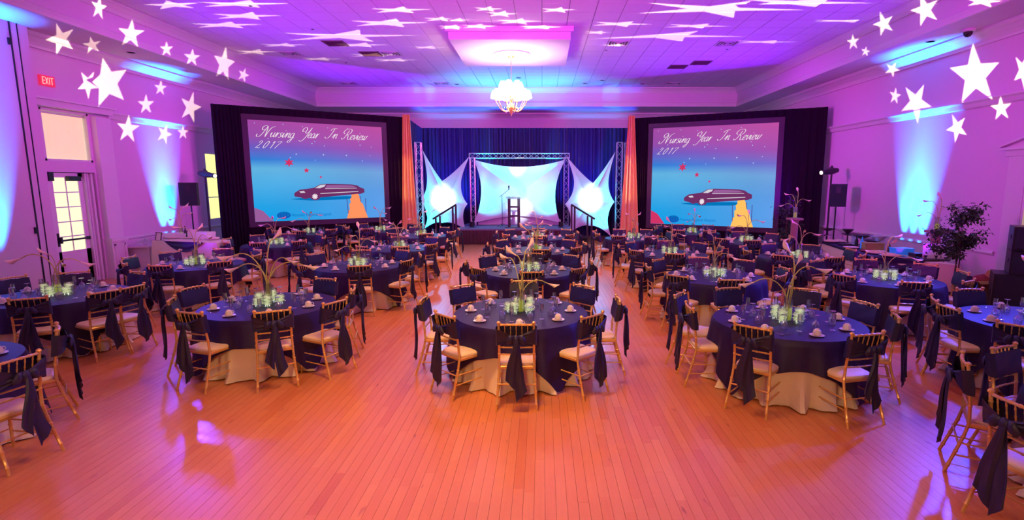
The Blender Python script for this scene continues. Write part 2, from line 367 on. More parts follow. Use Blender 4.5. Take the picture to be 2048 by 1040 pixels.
# near end of the left wall stands proud of the rest
struct('wall_left_projection', MB().bb(XL-.01, YF, 0, -10.4, 11.25, ZS+.01), M['wall'])
struct('trim_1', MB().bb(-10.4, 10.86, 0, -10.385, 10.885, ZS).bb(-10.4, 11.02, 0, -10.387, 11.035, ZS), M['darkmetal'])
for z in (1.35, 5.05): struct('trim_2', MB().bb(-10.41, 10.80, z, -10.37, 10.86, z+.13), M['darkmetal'])
RW0, RW1 = 8.9, 10.2
WR.bb(XR, YF, 0, XR+.25, RW0, ZC+.2).bb(XR, RW1, 0, XR+.25, YB, ZC+.2).bb(XR, RW0, 0, XR+.25, RW1, .95).bb(XR, RW0, 2.75, XR+.25, RW1, ZC+.2)
struct('wall_right', WR, M['wall'])
struct('wall_back', MB().bb(XL-.25, YB, 0, XR+.25, YB+.25, ZC+.2), M['wall'])
struct('wall_front', MB().bb(XL-.25, YF-.25, 0, XR+.25, YF, ZC+.2), M['wall'])
def molding(name, prof, path_axis, a0, a1, base, sgn, m=M['trimw']):
    """prof: (out from wall, z) loop; along Y at x=base or along X at y=base"""
    mb = MB(); k = len(prof); vs = []
    for a in (a0, a1):
        for o_, z in prof: vs.append((base+sgn*o_, a, z) if path_axis == 'y' else (a, base+sgn*o_, z))
    mb.add(vs, [tuple(range(k)), tuple(range(2*k-1, k-1, -1))]+[(i, (i+1) % k, (i+1) % k+k, i+k) for i in range(k)])
    return struct(name, mb, m)
crown = [(0, ZS), (.30, ZS), (.30, ZS-.04), (.26, ZS-.07), (.20, ZS-.09), (.10, ZS-.17), (.06, ZS-.22), (.05, ZS-.27), (0, ZS-.27)]
molding('trim_3', crown, 'y', YF, YB, XL, 1); molding('trim_4', crown, 'y', YF, YB, XR, -1); molding('trim_5', crown, 'x', XL, XR, YB, -1)
tc_ = [(0, ZC), (.22, ZC), (.22, ZC-.03), (.16, ZC-.06), (.08, ZC-.13), (.04, ZC-.2), (0, ZC-.2)]
molding('trim_6', tc_, 'y', YF, TYB, TXL, 1); molding('trim_7', tc_, 'y', YF, TYB, TXR, -1); molding('trim_8', tc_, 'x', TXL, TXR, TYB, -1)
tb = [(0, ZS+.16), (.03, ZS+.14), (.05, ZS+.05), (.05, ZS-.01), (0, ZS-.01)]
molding('trim_9', tb, 'y', YF, TYB, TXL, 1); molding('trim_10', tb, 'y', YF, TYB, TXR, -1); molding('trim_11', tb, 'x', TXL, TXR, TYB, -1)
pic = [(0, 4.12), (.13, 4.12), (.13, 4.09), (.08, 4.05), (.05, 3.97), (.02, 3.95), (0, 3.95)]
molding('trim_12', pic, 'y', 13.55, YB, XL, 1); molding('trim_13', pic, 'y', YF, YB, XR, -1)
rail = [(0, 1.0), (.045, .99), (.05, .95), (.03, .92), (0, .9)]
molding('trim_14', rail, 'y', 13.55, YB, XL, 1)
for a, b_ in ((YF, RW0-.5), (RW1+.52, YB)): molding('trim_15', rail, 'y', a, b_, XR, -1)
bs = [(0, 0), (.02, 0), (.02, .13), (.01, .15), (0, .15)]
molding('baseboard_left', bs, 'y', 13.55, YB, XL, 1); molding('baseboard_right', bs, 'y', YF, YB, XR, -1)
# door surround on the left wall: pilaster with panelled pedestal, entablature
sr = MB().bb(XL, 13.05, 0, XL+.14, 13.5, 3.95).bb(XL, 11.26, 4.02, XL+.18, 13.55, 4.16).bb(XL, 11.26, 4.16, XL+.24, 13.6, 4.20)
sr.bb(XL, 13.02, 0, XL+.22, 13.53, .14).bb(XL, 13.02, .92, XL+.22, 13.53, 1.0).bb(XL, 13.04, .14, XL+.19, 13.51, .92)
struct('trim_16', sr, M['trimw'])
fr = MB()
for z0, z1 in ((.2, .24), (.82, .86)): fr.bb(XL+.19, 13.1, z0, XL+.205, 13.45, z1)
for y0, y1 in ((13.1, 13.14), (13.41, 13.45)): fr.bb(XL+.19, y0, .2, XL+.205, y1, .86)
struct('trim_17', fr, M['trimw'])
# door_1
d = empty('door_1', (XL-.09, DY0, 0), kind='structure')
lf = MB()  # frame of the leaf, local y from 0 to 1.25
W = DY1-DY0; H_ = 2.6
lf.bb(-.03, .04, 0, .03, .17, H_).bb(-.03, W-.42, 0, .03, W-.30, H_).bb(-.03, .04, 2.5, .03, W-.3, H_).bb(-.03, .04, 0, .03, W-.3, .82)
lf.build('door_leaf', M['trimw'], d, False)
gl = MB().bb(-.01, .17, .82, .01, W-.42, 2.5).build('glass', M['daylight'], d, False)
gw = W-.42-.17
for k in range(1, 5): MB().box((.014, .17+gw/2, .82+k*1.68/5), (.018, gw, .022)).build('muntin', M['trimw'], d, False)
MB().box((.016, .17+gw/2, 1.66), (.018, .022, 1.68)).build('muntin', M['trimw'], d, False)
MB().tube([(.09, .12, 1.08), (.09, W-.36, 1.08)], .022, 8).bb(.03, .10, 1.02, .11, .15, 1.16).bb(.03, W-.39, 1.04, .10, W-.35, 1.12).build('panic_bar', M['darkmetal'], d)
MB().bb(.03, W-.75, 2.42, .11, W-.42, 2.53).build('door_closer', M['blackp'], d, False)
MB().bb(.03, .0, 2.42, .12, .12, 2.62).build('door_closer_bracket', M['darkmetal'], d, False)
MB().bb(.031, .09, .95, .045, .14, 1.25).build('lock_plate', M['darkmetal'], d, False)
jb = MB().bb(-.16, -.02, 0, .09, .03, H_).bb(-.16, W-.3, 0, .09, W-.26, H_)
for k in range(4): jb.bb(-.14+k*.05, W-.26+k*.055, 0, -.09+k*.05, W-.2+k*.055, H_)
jb.build('door_jamb', M['trimw'], d, False)
# window_1 transom above the door, blind drawn
wd = empty('window_1', (XL-.08, DY0, 2.86), kind='structure')
fm = MB().bb(-.1, 0, 0, .08, .05, 1.14).bb(-.1, W-.05, 0, .08, W, 1.14).bb(-.1, 0, 0, .08, W, .05).bb(-.1, 0, 1.09, .08, W, 1.14)
fm.build('window_frame', M['trimw'], wd, False)
MB().bb(-.05, .05, .05, -.04, W-.05, 1.09).build('pane', M['daylight'], wd, False)
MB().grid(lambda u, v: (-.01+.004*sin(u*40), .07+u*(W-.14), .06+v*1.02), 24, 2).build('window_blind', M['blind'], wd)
MB().tube([(-.01, .05, 1.06), (-.01, W-.05, 1.06)], .025, 8).build('blind_roller', M['trimw'], wd)
# window_2 beside the black drape
w2 = empty('window_2', (XL-.08, WY0, 1.15), kind='structure')
WW = WY1-WY0
MB().bb(-.1, 0, 0, .07, .05, 2.2).bb(-.1, WW-.05, 0, .07, WW, 2.2).bb(-.1, 0, 0, .07, WW, .05).bb(-.1, 0, 2.15, .07, WW, 2.2).build('window_frame', M['trimw'], w2, False)
MB().bb(-.05, .05, .05, -.04, WW-.05, 2.15).build('pane', M['greenlt'], w2, False)
for z in (.73, 1.45): MB().bb(-.04, .05, z, -.02, WW-.05, z+.03).build('muntin', M['trimw'], w2, False)
# window_3 right wall near the speaker stack
w3 = empty('window_3', (XR+.05, RW0, .95), kind='structure')
WW = RW1-RW0
MB().bb(-.09, 0, 0, .1, .05, 1.8).bb(-.09, WW-.05, 0, .1, WW, 1.8).bb(-.09, 0, 0, .1, WW, .05).bb(-.09, 0, 1.75, .1, WW, 1.8).build('window_frame', M['trimw'], w3, False)
MB().bb(.07, .05, .05, .08, WW-.05, 1.75).build('pane', M['daylight'], w3, False)
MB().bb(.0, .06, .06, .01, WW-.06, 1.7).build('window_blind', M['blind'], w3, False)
cs = MB().bb(XR-.05, RW0-.4, 0, XR, RW0, 2.92).bb(XR-.05, RW1, 0, XR, RW1+.4, 2.92).bb(XR-.08, RW0-.46, 2.9, XR, RW1+.46, 3.02).bb(XR-.14, RW0-.54, 3.02, XR, RW1+.54, 3.07)
struct('trim_18', cs, M['trimw'])
struct('trim_19', MB().prism([(RW0-.54, 3.07), (RW1+.54, 3.07), ((RW0+RW1)/2, 3.42)], XR-.06, XR, 'yz').prism([(RW0-.56, 3.07), ((RW0+RW1)/2, 3.42), (RW1+.56, 3.07), (RW1+.56, 3.11), ((RW0+RW1)/2, 3.47), (RW0-.56, 3.11)], XR-.14, XR, 'yz'), M['trimw'])
# dropped ceiling panel with chandelier medallion
bx = MB().bb(-2.35, 13.95, ZC-.30, .72, 17.05, ZC+.01).bb(-2.42, 13.88, ZC-.12, .79, 17.12, ZC+.01)
panel = empty('ceiling_panel', (0, 0, 0), kind='structure'); panel['kind'] = 'structure'
bx.build('panel_box', M['ceil'], panel, False, recalc=True)
MB().lathe([(.05, -.36), (.5, -.345), (.53, -.33), (.5, -.315), (.56, -.305), (.58, -.295)], 32, (-.85, 15.5, ZC)).build('medallion', M['ceil'], panel)

# ------------------------------------------------------------------ chandelier
def make_chandelier():
    r = empty('chandelier', (0, 0, 0), 0, 'lit brass chandelier with white shades under the white ceiling panel', 'chandelier')
    MB().lathe([(.01, 0), (.09, 0), (.10, -.02), (.05, -.05), (.01, -.07)], 16, (0, 0, -.36)).build('canopy', M['brass'], r)
    ch = MB()
    for k in range(16): ch.tube([(0, 0, -.42-k*.04), (.006*(-1)**k, 0, -.44-k*.04), (0, 0, -.46-k*.04)], .007, 6)
    ch.build('chain', M['brass'], r)
    MB().lathe([(.008, -1.0), (.03, -1.02), (.012, -1.1), (.045, -1.2), (.02, -1.28), (.06, -1.42), (.09, -1.52), (.05, -1.62), (.09, -1.7), (.12, -1.76), (.07, -1.84), (.02, -1.93), (.008, -1.98)], 16).build('column', M['crystal'], r)
    for tier, (n_, R_, z0, z1) in enumerate(((10, .46, -1.74, -1.52), (6, .24, -1.45, -1.28))):
        for k in range(n_):
            a = 2*pi*k/n_+tier*.3; cx_, cy_ = cos(a), sin(a)
            pts = [(cx_*R_*t, cy_*R_*t, z0-.16*sin(pi*t)*(1 if tier == 0 else .6)+(z1-z0-.02)*t*t) for t in (.1, .25, .4, .55, .7, .85, 1)]
            MB().tube(pts, [.011]*7, 6).build('arm', M['crystal'], r)
            MB().lathe([(.005, 0), (.035, .005), (.045, .015), (.012, .02)], 10, (cx_*R_, cy_*R_, z1-.02)).build('drip_pan', M['crystal'], r)
            MB().lathe([(.125, .0), (.12, .07), (.095, .16), (.06, .22)], 14, (cx_*R_, cy_*R_, z1+.02), cap=True).build('lamp_shade', M['shade'], r)
    cr = MB()
    for k in range(40):
        a = random.random()*2*pi; R_ = random.choice((.12, .2, .3, .4)); z = -1.72-.02*random.random()+.15*(R_/.4)**2-.08
        cr.lathe([(.001, .03), (.012, 0), (.001, -.035)], 5, (cos(a)*R_, sin(a)*R_, z), cap=False)
    o = cr.build('crystal_drops', M['crystal'], r, False); o['kind'] = 'stuff'
    return r
ch0 = make_chandelier(); ch0.location = (-.87, 15.5, ZC)
for yy in (4.6, -5):
    c2 = copy_tree(ch0); c2.location = (-.8, yy, ZC); c2['label'] = 'second brass chandelier hanging nearer the camera' if yy > 0 else 'third brass chandelier hanging behind the camera'

# ------------------------------------------------------------------ small ceiling things
def small_disc(px, py, z, r, label, name='recessed_light', m='ventw', dome=False):
    p = atz(px, py, z); e_ = empty(name, (p.x, p.y, z), 0, label, 'light' if name == 'recessed_light' else ('camera' if dome else 'sprinkler'), name.replace('_', ' ')+'s in the ceiling' if not dome else None)
    if dome:
        MB().lathe([(.12, 0), (.12, -.05), (.09, -.06)], 16).build('base', M['ventw'], e_)
        MB().lathe([(.085, -.05), (.075, -.11), (.045, -.15), (.005, -.165)], 16).build('dome', M['blackp'], e_)
    else:
        MB().lathe([(r, 0), (r, -.012), (r*.8, -.015)], 18).build('rim', M[m], e_); MB().lathe([(r*.78, -.016), (.005, -.016)], 18).build('bulb', M['vent'], e_)
for px, py in ((1037, 155), (1205, 160), (1170, 166), (914, 168), (1285, 167)): small_disc(px, py, ZC, .11, 'unlit round recessed light %s' % {1037: 'just above the chandelier', 1205: 'right of the chandelier, larger', 1170: 'between two others right of the chandelier', 914: 'left of the chandelier', 1285: 'farthest right of the chandelier'}[px])
small_disc(262, 104, ZS, .11, 'unlit round recessed light in the soffit over the window wall')
small_disc(1861, 82, ZS, .11, 'unlit round recessed light in the blue-lit soffit on the buffet side')
small_disc(1937, 58, ZS, .1, 'dome camera on the soffit on the buffet side', 'dome_camera', dome=True)
for px, py in ((501, 11), (625, 58), (1212, 100), (1454, 98), (692, 125)):
    small_disc(px, py, ZC, .04, 'small sprinkler head %s' % {501: 'at the upper left of the ceiling', 625: 'left of the brown vents, higher up', 1212: 'below the right diffuser', 1454: 'below the outer right diffuser', 692: 'below the paired vent on the left'}[px], 'sprinkler_head', 'steel')
# exit sign
ex = empty('exit_sign', (XL+.03, 12.0, 4.58), 0, 'red lit EXIT sign above the glass door', 'sign')
MB().bb(-.03, -.17, -.11, .03, .17, .11).build('housing', M['exitr'], ex, False)
def exit_letters():
    mb = MB(); t = .018; h = .07
    def seg(y0, z0, y1, z1):
        mb.tube([(.035, y0, z0), (.035, y1, z1)], .009, 4)
    y = -.13
    seg(y, -h, y, h); [seg(y, z, y+.05, z) for z in (-h, 0, h)]
    y = -.06; seg(y, -h, y+.055, h); seg(y, h, y+.055, -h)
    seg(.03, -h, .03, h)
    seg(.09, -h, .09, h); seg(.06, h, .125, h)
    return mb
exit_letters().build('letters', M['exitl'], ex)

# ------------------------------------------------------------------ chairs
def ringed(pts, r, n=7, step=.11, taper=1.0):
    """bamboo turning: tube with raised rings along a polyline"""
    pts = [Vector(p) for p in pts]; L_ = [0]
    for a, b_ in zip(pts, pts[1:]): L_.append(L_[-1]+(b_-a).length)
    T = L_[-1]; out = []; rr = []
    def at(s):
        s = min(max(s, 0), T)
        for i in range(len(pts)-1):
            if s <= L_[i+1] or i == len(pts)-2:
                t = (s-L_[i])/max(1e-6, L_[i+1]-L_[i]); return pts[i].lerp(pts[i+1], t)
    k = max(1, round(T/step)); ev = [(0, 1)]
    for i in range(k):
        c_ = (i+.5)*T/k
        ev += [(c_-.009, 1), (c_-.004, 1.32), (c_+.004, 1.32), (c_+.009, 1)]
    ev.append((T, 1))
    for s, f in ev: out.append(at(s)); rr.append(r*f*(1+(taper-1)*s/T))
    return out, rr
def rtube(mb, pts, r, n=7, step=.11, taper=1.0):
    a, b_ = ringed(pts, r, n, step, taper); mb.tube(a, b_, n)
def back_y(z): return -.20-.055*max(0, (z-.45)/.47)**1.2
def chair_meshes(variant=0):
    R_ = random.Random(variant)
    d = {}
    for s in (-1, 1):
        mb = MB(); rtube(mb, [(s*.215, -.335, 0), (s*.20, -.265, .22), (s*.188, -.205, .42), (s*.185, back_y(.6), .6), (s*.185, back_y(.93), .93)], .0135, 7, .13)
        mb.lathe([(.006, 0), (.02, .006), (.022, .018), (.014, .03), (.004, .034)], 8, (s*.185, back_y(.93), .925)); d['rear_leg', s] = mb
        mb = MB(); rtube(mb, [(s*.195, .19, 0), (s*.19, .175, .44)], .0125, 7, .14, 1.25); d['front_leg', s] = mb
    fr = MB()
    for a, b_ in (((-.19, .175), (.19, .175)), ((.19, .175), (.188, -.2)), ((.188, -.2), (-.188, -.2)), ((-.188, -.2), (-.19, .175))):
        fr.tube([(a[0], a[1], .435), (b_[0], b_[1], .435)], .016, 6, 1.2, 1)
    d['seat_frame'] = fr
    def cush(u, v):
        a = 2*pi*u; c_, s_ = cos(a), sin(a); q = 4.5
        x_ = math.copysign(abs(c_)**(2/q), c_); y_ = math.copysign(abs(s_)**(2/q), s_)
        prof = ((.02, .500), (.55, .499), (.85, .490), (.97, .478), (1.0, .465), (.98, .447))[round(v*5)]
        wx = .212 - .018*(1-y_)/2*.9
        return (x_*wx*prof[0], y_*.205*prof[0]-.005, prof[1])
    d['seat_cushion'] = MB().grid(cush, 24, 5, True)
    tr = MB(); pts = [(-.19+.38*t, back_y(.92)-.022*sin(pi*t), .918+.006*sin(pi*t)) for t in [i/8 for i in range(9)]]
    rtube(tr, pts, .0115, 7, .065); d['top_rail'] = tr
    d['rails'] = []
    for z in (.745, .665, .585):
        mb = MB(); rtube(mb, [(-.185+.37*t, back_y(z)-.015*sin(pi*t), z) for t in [i/4 for i in range(5)]], .0085, 6, .09); d['rails'].append(mb)
    d['spindles'] = []
    for k in range(5):
        x_ = -.12+.06*k; mb = MB(); rtube(mb, [(x_, back_y(.745)-.013, .75), (x_, back_y(.92)-.02, .912)], .0055, 6, .05); d['spindles'].append(mb)
    st = []
    for s in (-1, 1):
        for z in (.16, .27):
            mb = MB(); rtube(mb, [(s*.202, -.27-(.22-z)*.35, z), (s*.193, .183, z)], .0075, 6, .12); st.append(mb)
    for z in (.18, .29):
        mb = MB(); rtube(mb, [(-.195, .185, z), (.195, .185, z)], .0075, 6, .12); st.append(mb)
    mb = MB(); rtube(mb, [(-.205, -.265, .27), (.205, -.265, .27)], .0075, 6, .12); st.append(mb)
    d['stretchers'] = st
    # sash
    loop = []
    N_ = 22
    ctrl = [(0, -.318, 0), (-.07, -.31, .25), (-.15, -.292, .75), (-.205, -.272, 1), (-.218, -.24, 1.15), (-.207, -.192, 1.25), (-.12, -.197, 1.25), (0, -.202, 1.25), (.12, -.197, 1.25), (.207, -.192, 1.25), (.218, -.24, 1.15), (.205, -.272, 1), (.15, -.292, .75), (.07, -.31, .25), (0, -.318, 0)]
    def band(u, v):
        t = u*(len(ctrl)-1); i = min(int(t), len(ctrl)-2); f = t-i
        x_, y_, w_ = [ctrl[i][q]*(1-f)+ctrl[i+1][q]*f for q in range(3)]
        rear = y_ < -.275
        zc = .795-.005*(1-min(1, w_))-.004*max(0, w_-1); hh = .028+.064*w_
        z = zc+hh*(2*v-1)
        y_ += -.055*max(0, (z-.72)/.2)*.6+(.006*sin(v*19+x_*9) if rear else .002*sin(v*9+x_*20))
        return (x_, y_, z+(.004*sin(x_*40+variant) if not rear else 0))
    d['sash'] = MB().grid(band, 56, 7)
    kn = MB(); kn.grid(lambda u, v: (.042*sin(pi*v)*cos(2*pi*u)*(1+.12*sin(6*pi*u)), -.345+.028*sin(pi*v)*sin(2*pi*u), .785-.048*cos(pi*v)), 14, 8, True)
    for s in (-1, 1):
        if variant == 0 and s == 1: pass
        kn.grid(lambda u, v: (s*(.02+.085*v), -.345-.01*sin(pi*v)+.022*sin(pi*v)**.6*sin(2*pi*u), .795-.035*v*v+(.012+.034*sin(pi*v)**.7)*cos(2*pi*u)+.004*sin(14*v)), 10, 7, True)
    d['knot'] = kn
    d['tails'] = []
    for s in (-1, 1):
        mb = MB(); zl = (.17 if s > 0 else .26)+R_.uniform(-.05, .06); xs = s*(.045+R_.uniform(0, .02)); w1 = .046+R_.uniform(0, .014); ph = R_.random()*6
        K = 12; n_ = 12; vs = []
        for i in range(K+1):
            t = i/K; z = .78-(.78-zl)*t; w_ = .020+(w1-.020)*min(1, t*1.7)**.8
            cx_ = xs*t+.010*sin(5*t+ph); cy_ = -.352-.035*t-.01*sin(4*t+ph)+s*.006
            for j in range(n_):
                a = 2*pi*j/n_; q = cos(a)
                zz = z+(.06*q*s*max(0, (t-.75)/.25) if t > .75 else 0)
                vs.append((cx_+w_*q, cy_+.009*sin(a)+.011*sin(q*5+ph+2*t)*t**.5, zz))
        fs = [(i*n_+j, i*n_+(j+1) % n_, (i+1)*n_+(j+1) % n_, (i+1)*n_+j) for i in range(K) for j in range(n_)]
        fs += [tuple(range(n_-1, -1, -1)), tuple(K*n_+j for j in range(n_))]
        mb.add(vs, fs); d['tails'].append(mb)
    return d
def merge(*mbs):
    o = MB()
    for m in mbs: o.add(m.v, m.f)
    return o
CH_LABEL = 'gold bamboo chair with ivory seat and navy sash'
def make_chair(variant, full=True):
    d = chair_meshes(variant)
    r = empty('chiavari_chair', (0, 0, 0), 0, CH_LABEL, 'chair')
    if full:
        for k in (('rear_leg', -1), ('rear_leg', 1), ('front_leg', -1), ('front_leg', 1)): d[k].build(k[0], M['gold'], r)
        d['seat_frame'].build('seat_frame', M['gold'], r); d['seat_cushion'].build('seat_cushion', M['seat'], r)
        d['top_rail'].build('top_rail', M['gold'], r)
        for m_ in d['rails']: m_.build('cross_rail', M['gold'], r)
        for m_ in d['spindles']: m_.build('spindle', M['gold'], r)
        for m_ in d['stretchers']: m_.build('stretcher', M['gold'], r)
        s_ = d['sash'].build('sash', M['navy'], r); d['knot'].build('knot', M['navy'], s_)
        for m_ in d['tails']: m_.build('tail', M['navy'], s_)
    else:
        merge(d['rear_leg', -1], d['rear_leg', 1], d['front_leg', -1], d['front_leg', 1], d['seat_frame'], d['top_rail'], *d['rails'], *d['spindles'], *d['stretchers']).build('chair_frame', M['gold'], r)
        d['seat_cushion'].build('seat_cushion', M['seat'], r)
        merge(d['sash'], d['knot'], *d['tails']).build('sash', M['navy'], r)
    return r
full_protos = [make_chair(i, True) for i in range(3)]; low_protos = [make_chair(10+i, False) for i in range(2)]
used = set()
def put_chair(x, y, face, label, group, full, i):
    """x,y: where the top rail's centre stands; face: heading of the chair's front"""
    p = (full_protos if full else low_protos); p = p[i % len(p)]
    rz = face-pi/2
    cx_, cy_ = x+.27*cos(face), y+.27*sin(face)
    o = place(p, p.name in used, (cx_, cy_, 0), rz, label, group); used.add(p.name)
    return o

# ------------------------------------------------------------------ tables
RT = .84; ZT = .76
def cloth_mesh(R, zt, hem, amp, nf, ph, nr=9, na=128, pool=False):
    mb = MB(); vs = [(0, 0, zt)]; 
    for r_ in (.5, .9, 1.0):
        for j in range(na): a = 2*pi*j/na; vs.append((R*r_*cos(a), R*r_*sin(a), zt-(0 if r_ < 1 else .004)))
    for i in range(1, nr+1):
        t = i/nr
        for j in range(na):
            a = 2*pi*j/na; dr = hem(a); z = zt-.004-dr*t
            fold = (sin(nf*a+ph)+.5*sin(nf*1.7*a+ph*2.3)+.3*sin(nf*.45*a+ph))
            rr = R+(0 if pool else .018)+amp*(t**(1.6 if pool else .8))*fold*min(1, dr/.5)+(.045*t*t if pool else .085*t*min(1, dr/.6))
            if pool and t > .93: rr += .025*fold
            vs.append((rr*cos(a), rr*sin(a), z))
    fs = [(0, 1+j, 1+(j+1) % na) for j in range(na)]
    for i in range(nr+2):
        o = 1+i*na; fs += [(o+j, o+na+j, o+na+(j+1) % na, o+(j+1) % na) for j in range(na)]
    return mb.add(vs, fs)
def sq_hem(rot, side=2.32, lim=.715):
    def h(a):
        q = max(abs(cos(a-rot)), abs(sin(a-rot))); d_ = side/2/q-RT
        d_ = min(d_, lim+.02*sin(9*a))
        return max(.25, d_)
    return h
over_protos = [cloth_mesh(RT, ZT, sq_hem(.2+.5*i), .030, 15, i*1.7) for i in range(4)]
over_obs = [m_.build('overlay_tablecloth', M['navytop']) for m_ in over_protos]
for o in over_obs: tag(o, 'navy overlay', 'tablecloth')
under_ob = cloth_mesh(RT-.028, ZT-.008, lambda a: .735, .046, 17, .4, pool=True).build('underlay_tablecloth', M['ivory'])
tag(under_ob, 'ivory underlay', 'tablecloth')
def make_table():
    t = empty('round_table', (0, 0, 0), 0, 'round', 'table')
    MB().lathe([(.80, .725), (.815, .73), (.815, .745), (.80, .75)], 40).build('tabletop', M['darkwood'], t)
    for k in range(4):
        a = pi/4+k*pi/2
        MB().tube([(.5*cos(a), .5*sin(a), .725), (.5*cos(a), .5*sin(a), .01)], .016, 8).build('leg', M['darkmetal'], t)
    return t
table0 = make_table()
# tableware ----------------------------------------------------------
cup0 = empty('coffee_cup', (0, 0, 0), 0, 'cup', 'cup')
MB().lathe([(.044, .001), (.045, .004), (.043, .03), (.036, .052), (.024, .060), (.022, .066), (.019, .066), (.018, .062), (.002, .061)], 18).build('bowl', M['china'], cup0)
MB().tube([(.041, 0, .018), (.060, 0, .016), (.068, 0, .030), (.058, 0, .046), (.036, 0, .048)], .0045, 6).build('handle', M['china'], cup0)
saucer0 = MB().lathe([(.002, .002), (.035, .002), (.04, .001), (.074, .012), (.076, .014), (.07, .013), (.04, .006), (.002, .006)], 22).build('saucer', M['china']); tag(saucer0, 'saucer', 'saucer')
goblet0 = MB().lathe([(.033, .0), (.040, .03), (.041, .055), (.032, .085), (.010, .105), (.005, .115), (.0045, .155), (.008, .163), (.033, .168), (.034, .170), (.002, .171)], 14, cap=False).build('water_goblet', M['glass']); tag(goblet0, 'goblet', 'glass')
flute0 = MB().lathe([(.002, .002), (.032, .001), (.032, .003), (.006, .010), (.0045, .06), (.008, .07), (.022, .085), (.026, .13), (.024, .19), (.023, .19), (.024, .13), (.018, .09), (.002, .08)], 14, cap=False).build('champagne_flute', M['glass']); tag(flute0, 'flute', 'glass')
card0 = MB().add([(-.04, -.015, 0), (.04, -.015, 0), (.04, 0, .06), (-.04, 0, .06), (-.04, .015, 0), (.04, .015, 0)], [(0, 1, 2, 3), (3, 2, 5, 4)]).build('place_card', M['paper'], None, False); tag(card0, 'card', 'card')
spoon0 = empty('teaspoon', (0, 0, 0), 0, 'spoon', 'spoon')
MB().tube([(-.07, 0, .004), (.02, 0, .006), (.04, 0, .004)], [.003, .002, .003], 6).build('handle', M['steel'], spoon0)
MB().lathe([(.001, 0), (.012, .002), (.015, .005), (.012, .004), (.001, .002)], 10, (.052, 0, 0)).build('spoon_bowl', M['steel'], spoon0)
vase0 = empty('glass_vase', (0, 0, 0), 0, 'vase', 'vase')
MB().lathe([(.002, .003), (.048, .002), (.050, .006), (.050, .30), (.047, .30), (.047, .012), (.002, .012)], 18, cap=False).build('vase_wall', M['vase'], vase0)
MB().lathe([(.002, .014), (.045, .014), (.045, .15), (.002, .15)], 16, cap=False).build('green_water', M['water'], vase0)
def blossoms(n, R, z0, z1, seed, s=.022):
    rr = random.Random(seed); mb = MB()
    for k in range(n):
        a = rr.random()*2*pi; q = R*math.sqrt(rr.random()); x_, y_, z = q*cos(a), q*sin(a), rr.uniform(z0, z1); s_ = s*rr.uniform(.7, 1.2)
        for p in range(4):
            b_ = a+p*pi/2; t = rr.uniform(-.4, .6)
            mb.add([(x_, y_, z), (x_+s_*cos(b_-.5), y_+s_*sin(b_-.5), z+s_*t), (x_+1.4*s_*cos(b_), y_+1.4*s_*sin(b_), z+s_*t*.8), (x_+s_*cos(b_+.5), y_+s_*sin(b_+.5), z+s_*t)], [(0, 1, 2, 3)])
    return mb
bowl0 = []
for k, (h, R_) in enumerate(((.17, .055), (.13, .058), (.20, .05))):
    b_ = empty('flower_glass', (0, 0, 0), 0, 'bowl', 'vase')
    MB().lathe([(.002, .003), (R_, .002), (R_+.002, .006), (R_+.002, h), (R_-.001, h), (R_-.001, .012), (.002, .012)], 16, cap=False).build('glass_wall', M['vase'], b_)
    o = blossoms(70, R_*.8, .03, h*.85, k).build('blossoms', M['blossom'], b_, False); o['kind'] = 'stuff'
    le = MB()
    for q in range(3): le.lathe([(.001, -.006), (.006, 0), (.001, .006)], 6, (R_*.5*cos(q*2.1), R_*.5*sin(q*2.1), .02), cap=False)
    le.build('submersible_light', M['led'], b_, False)
    bowl0.append(b_)
def make_lily(reach, height, twist, seed):
    """stem from the vase mouth bending out; bloom is a rolled trumpet"""
    r = empty('calla_lily', (0, 0, 0), 0, 'lily', 'flower')
    P = []
    for i in range(13):
        t = i/12; P.append(Vector((-.02+(reach+.02)*t**2.1, twist*sin(pi*t)*.04, .02+(height-.02)*(1-(1-t)**1.6)-(.10*reach/.3)*t**5)))
    MB().tube(P, [.0068]*13, 7).build('stem', M['stem'], r)
    d_ = (P[-1]-P[-3]).normalized(); up = Vector((0, 1, 0)); s_ = d_.cross(up).normalized(); up = s_.cross(d_)
    L_ = .17
    def f(u, v):
        a = 2*pi*u; open_ = v**1.5; rr = .008+.022*open_
        lip = .035*max(0, cos(a))**2*v**3
        flare = .005*v**4
        return tuple(P[-1]+d_*(L_*v*(.72+.28*(.5+.5*cos(a)))+lip*.8)+(s_*cos(a)+up*sin(a))*(rr+flare)+s_*lip*.3)
    MB().grid(f, 14, 8, True).build('bloom', M['lily'], r)
    MB().tube([tuple(P[-1]+d_*.01), tuple(P[-1]+d_*.085)], [.005, .004], 6).build('spadix', M['water'], r)
    return r
lilies = [make_lily(.34, .72, 1, 0), make_lily(.10, .82, -1, 1), make_lily(.42, .60, -1, 2), make_lily(.22, .86, 1, 3)]

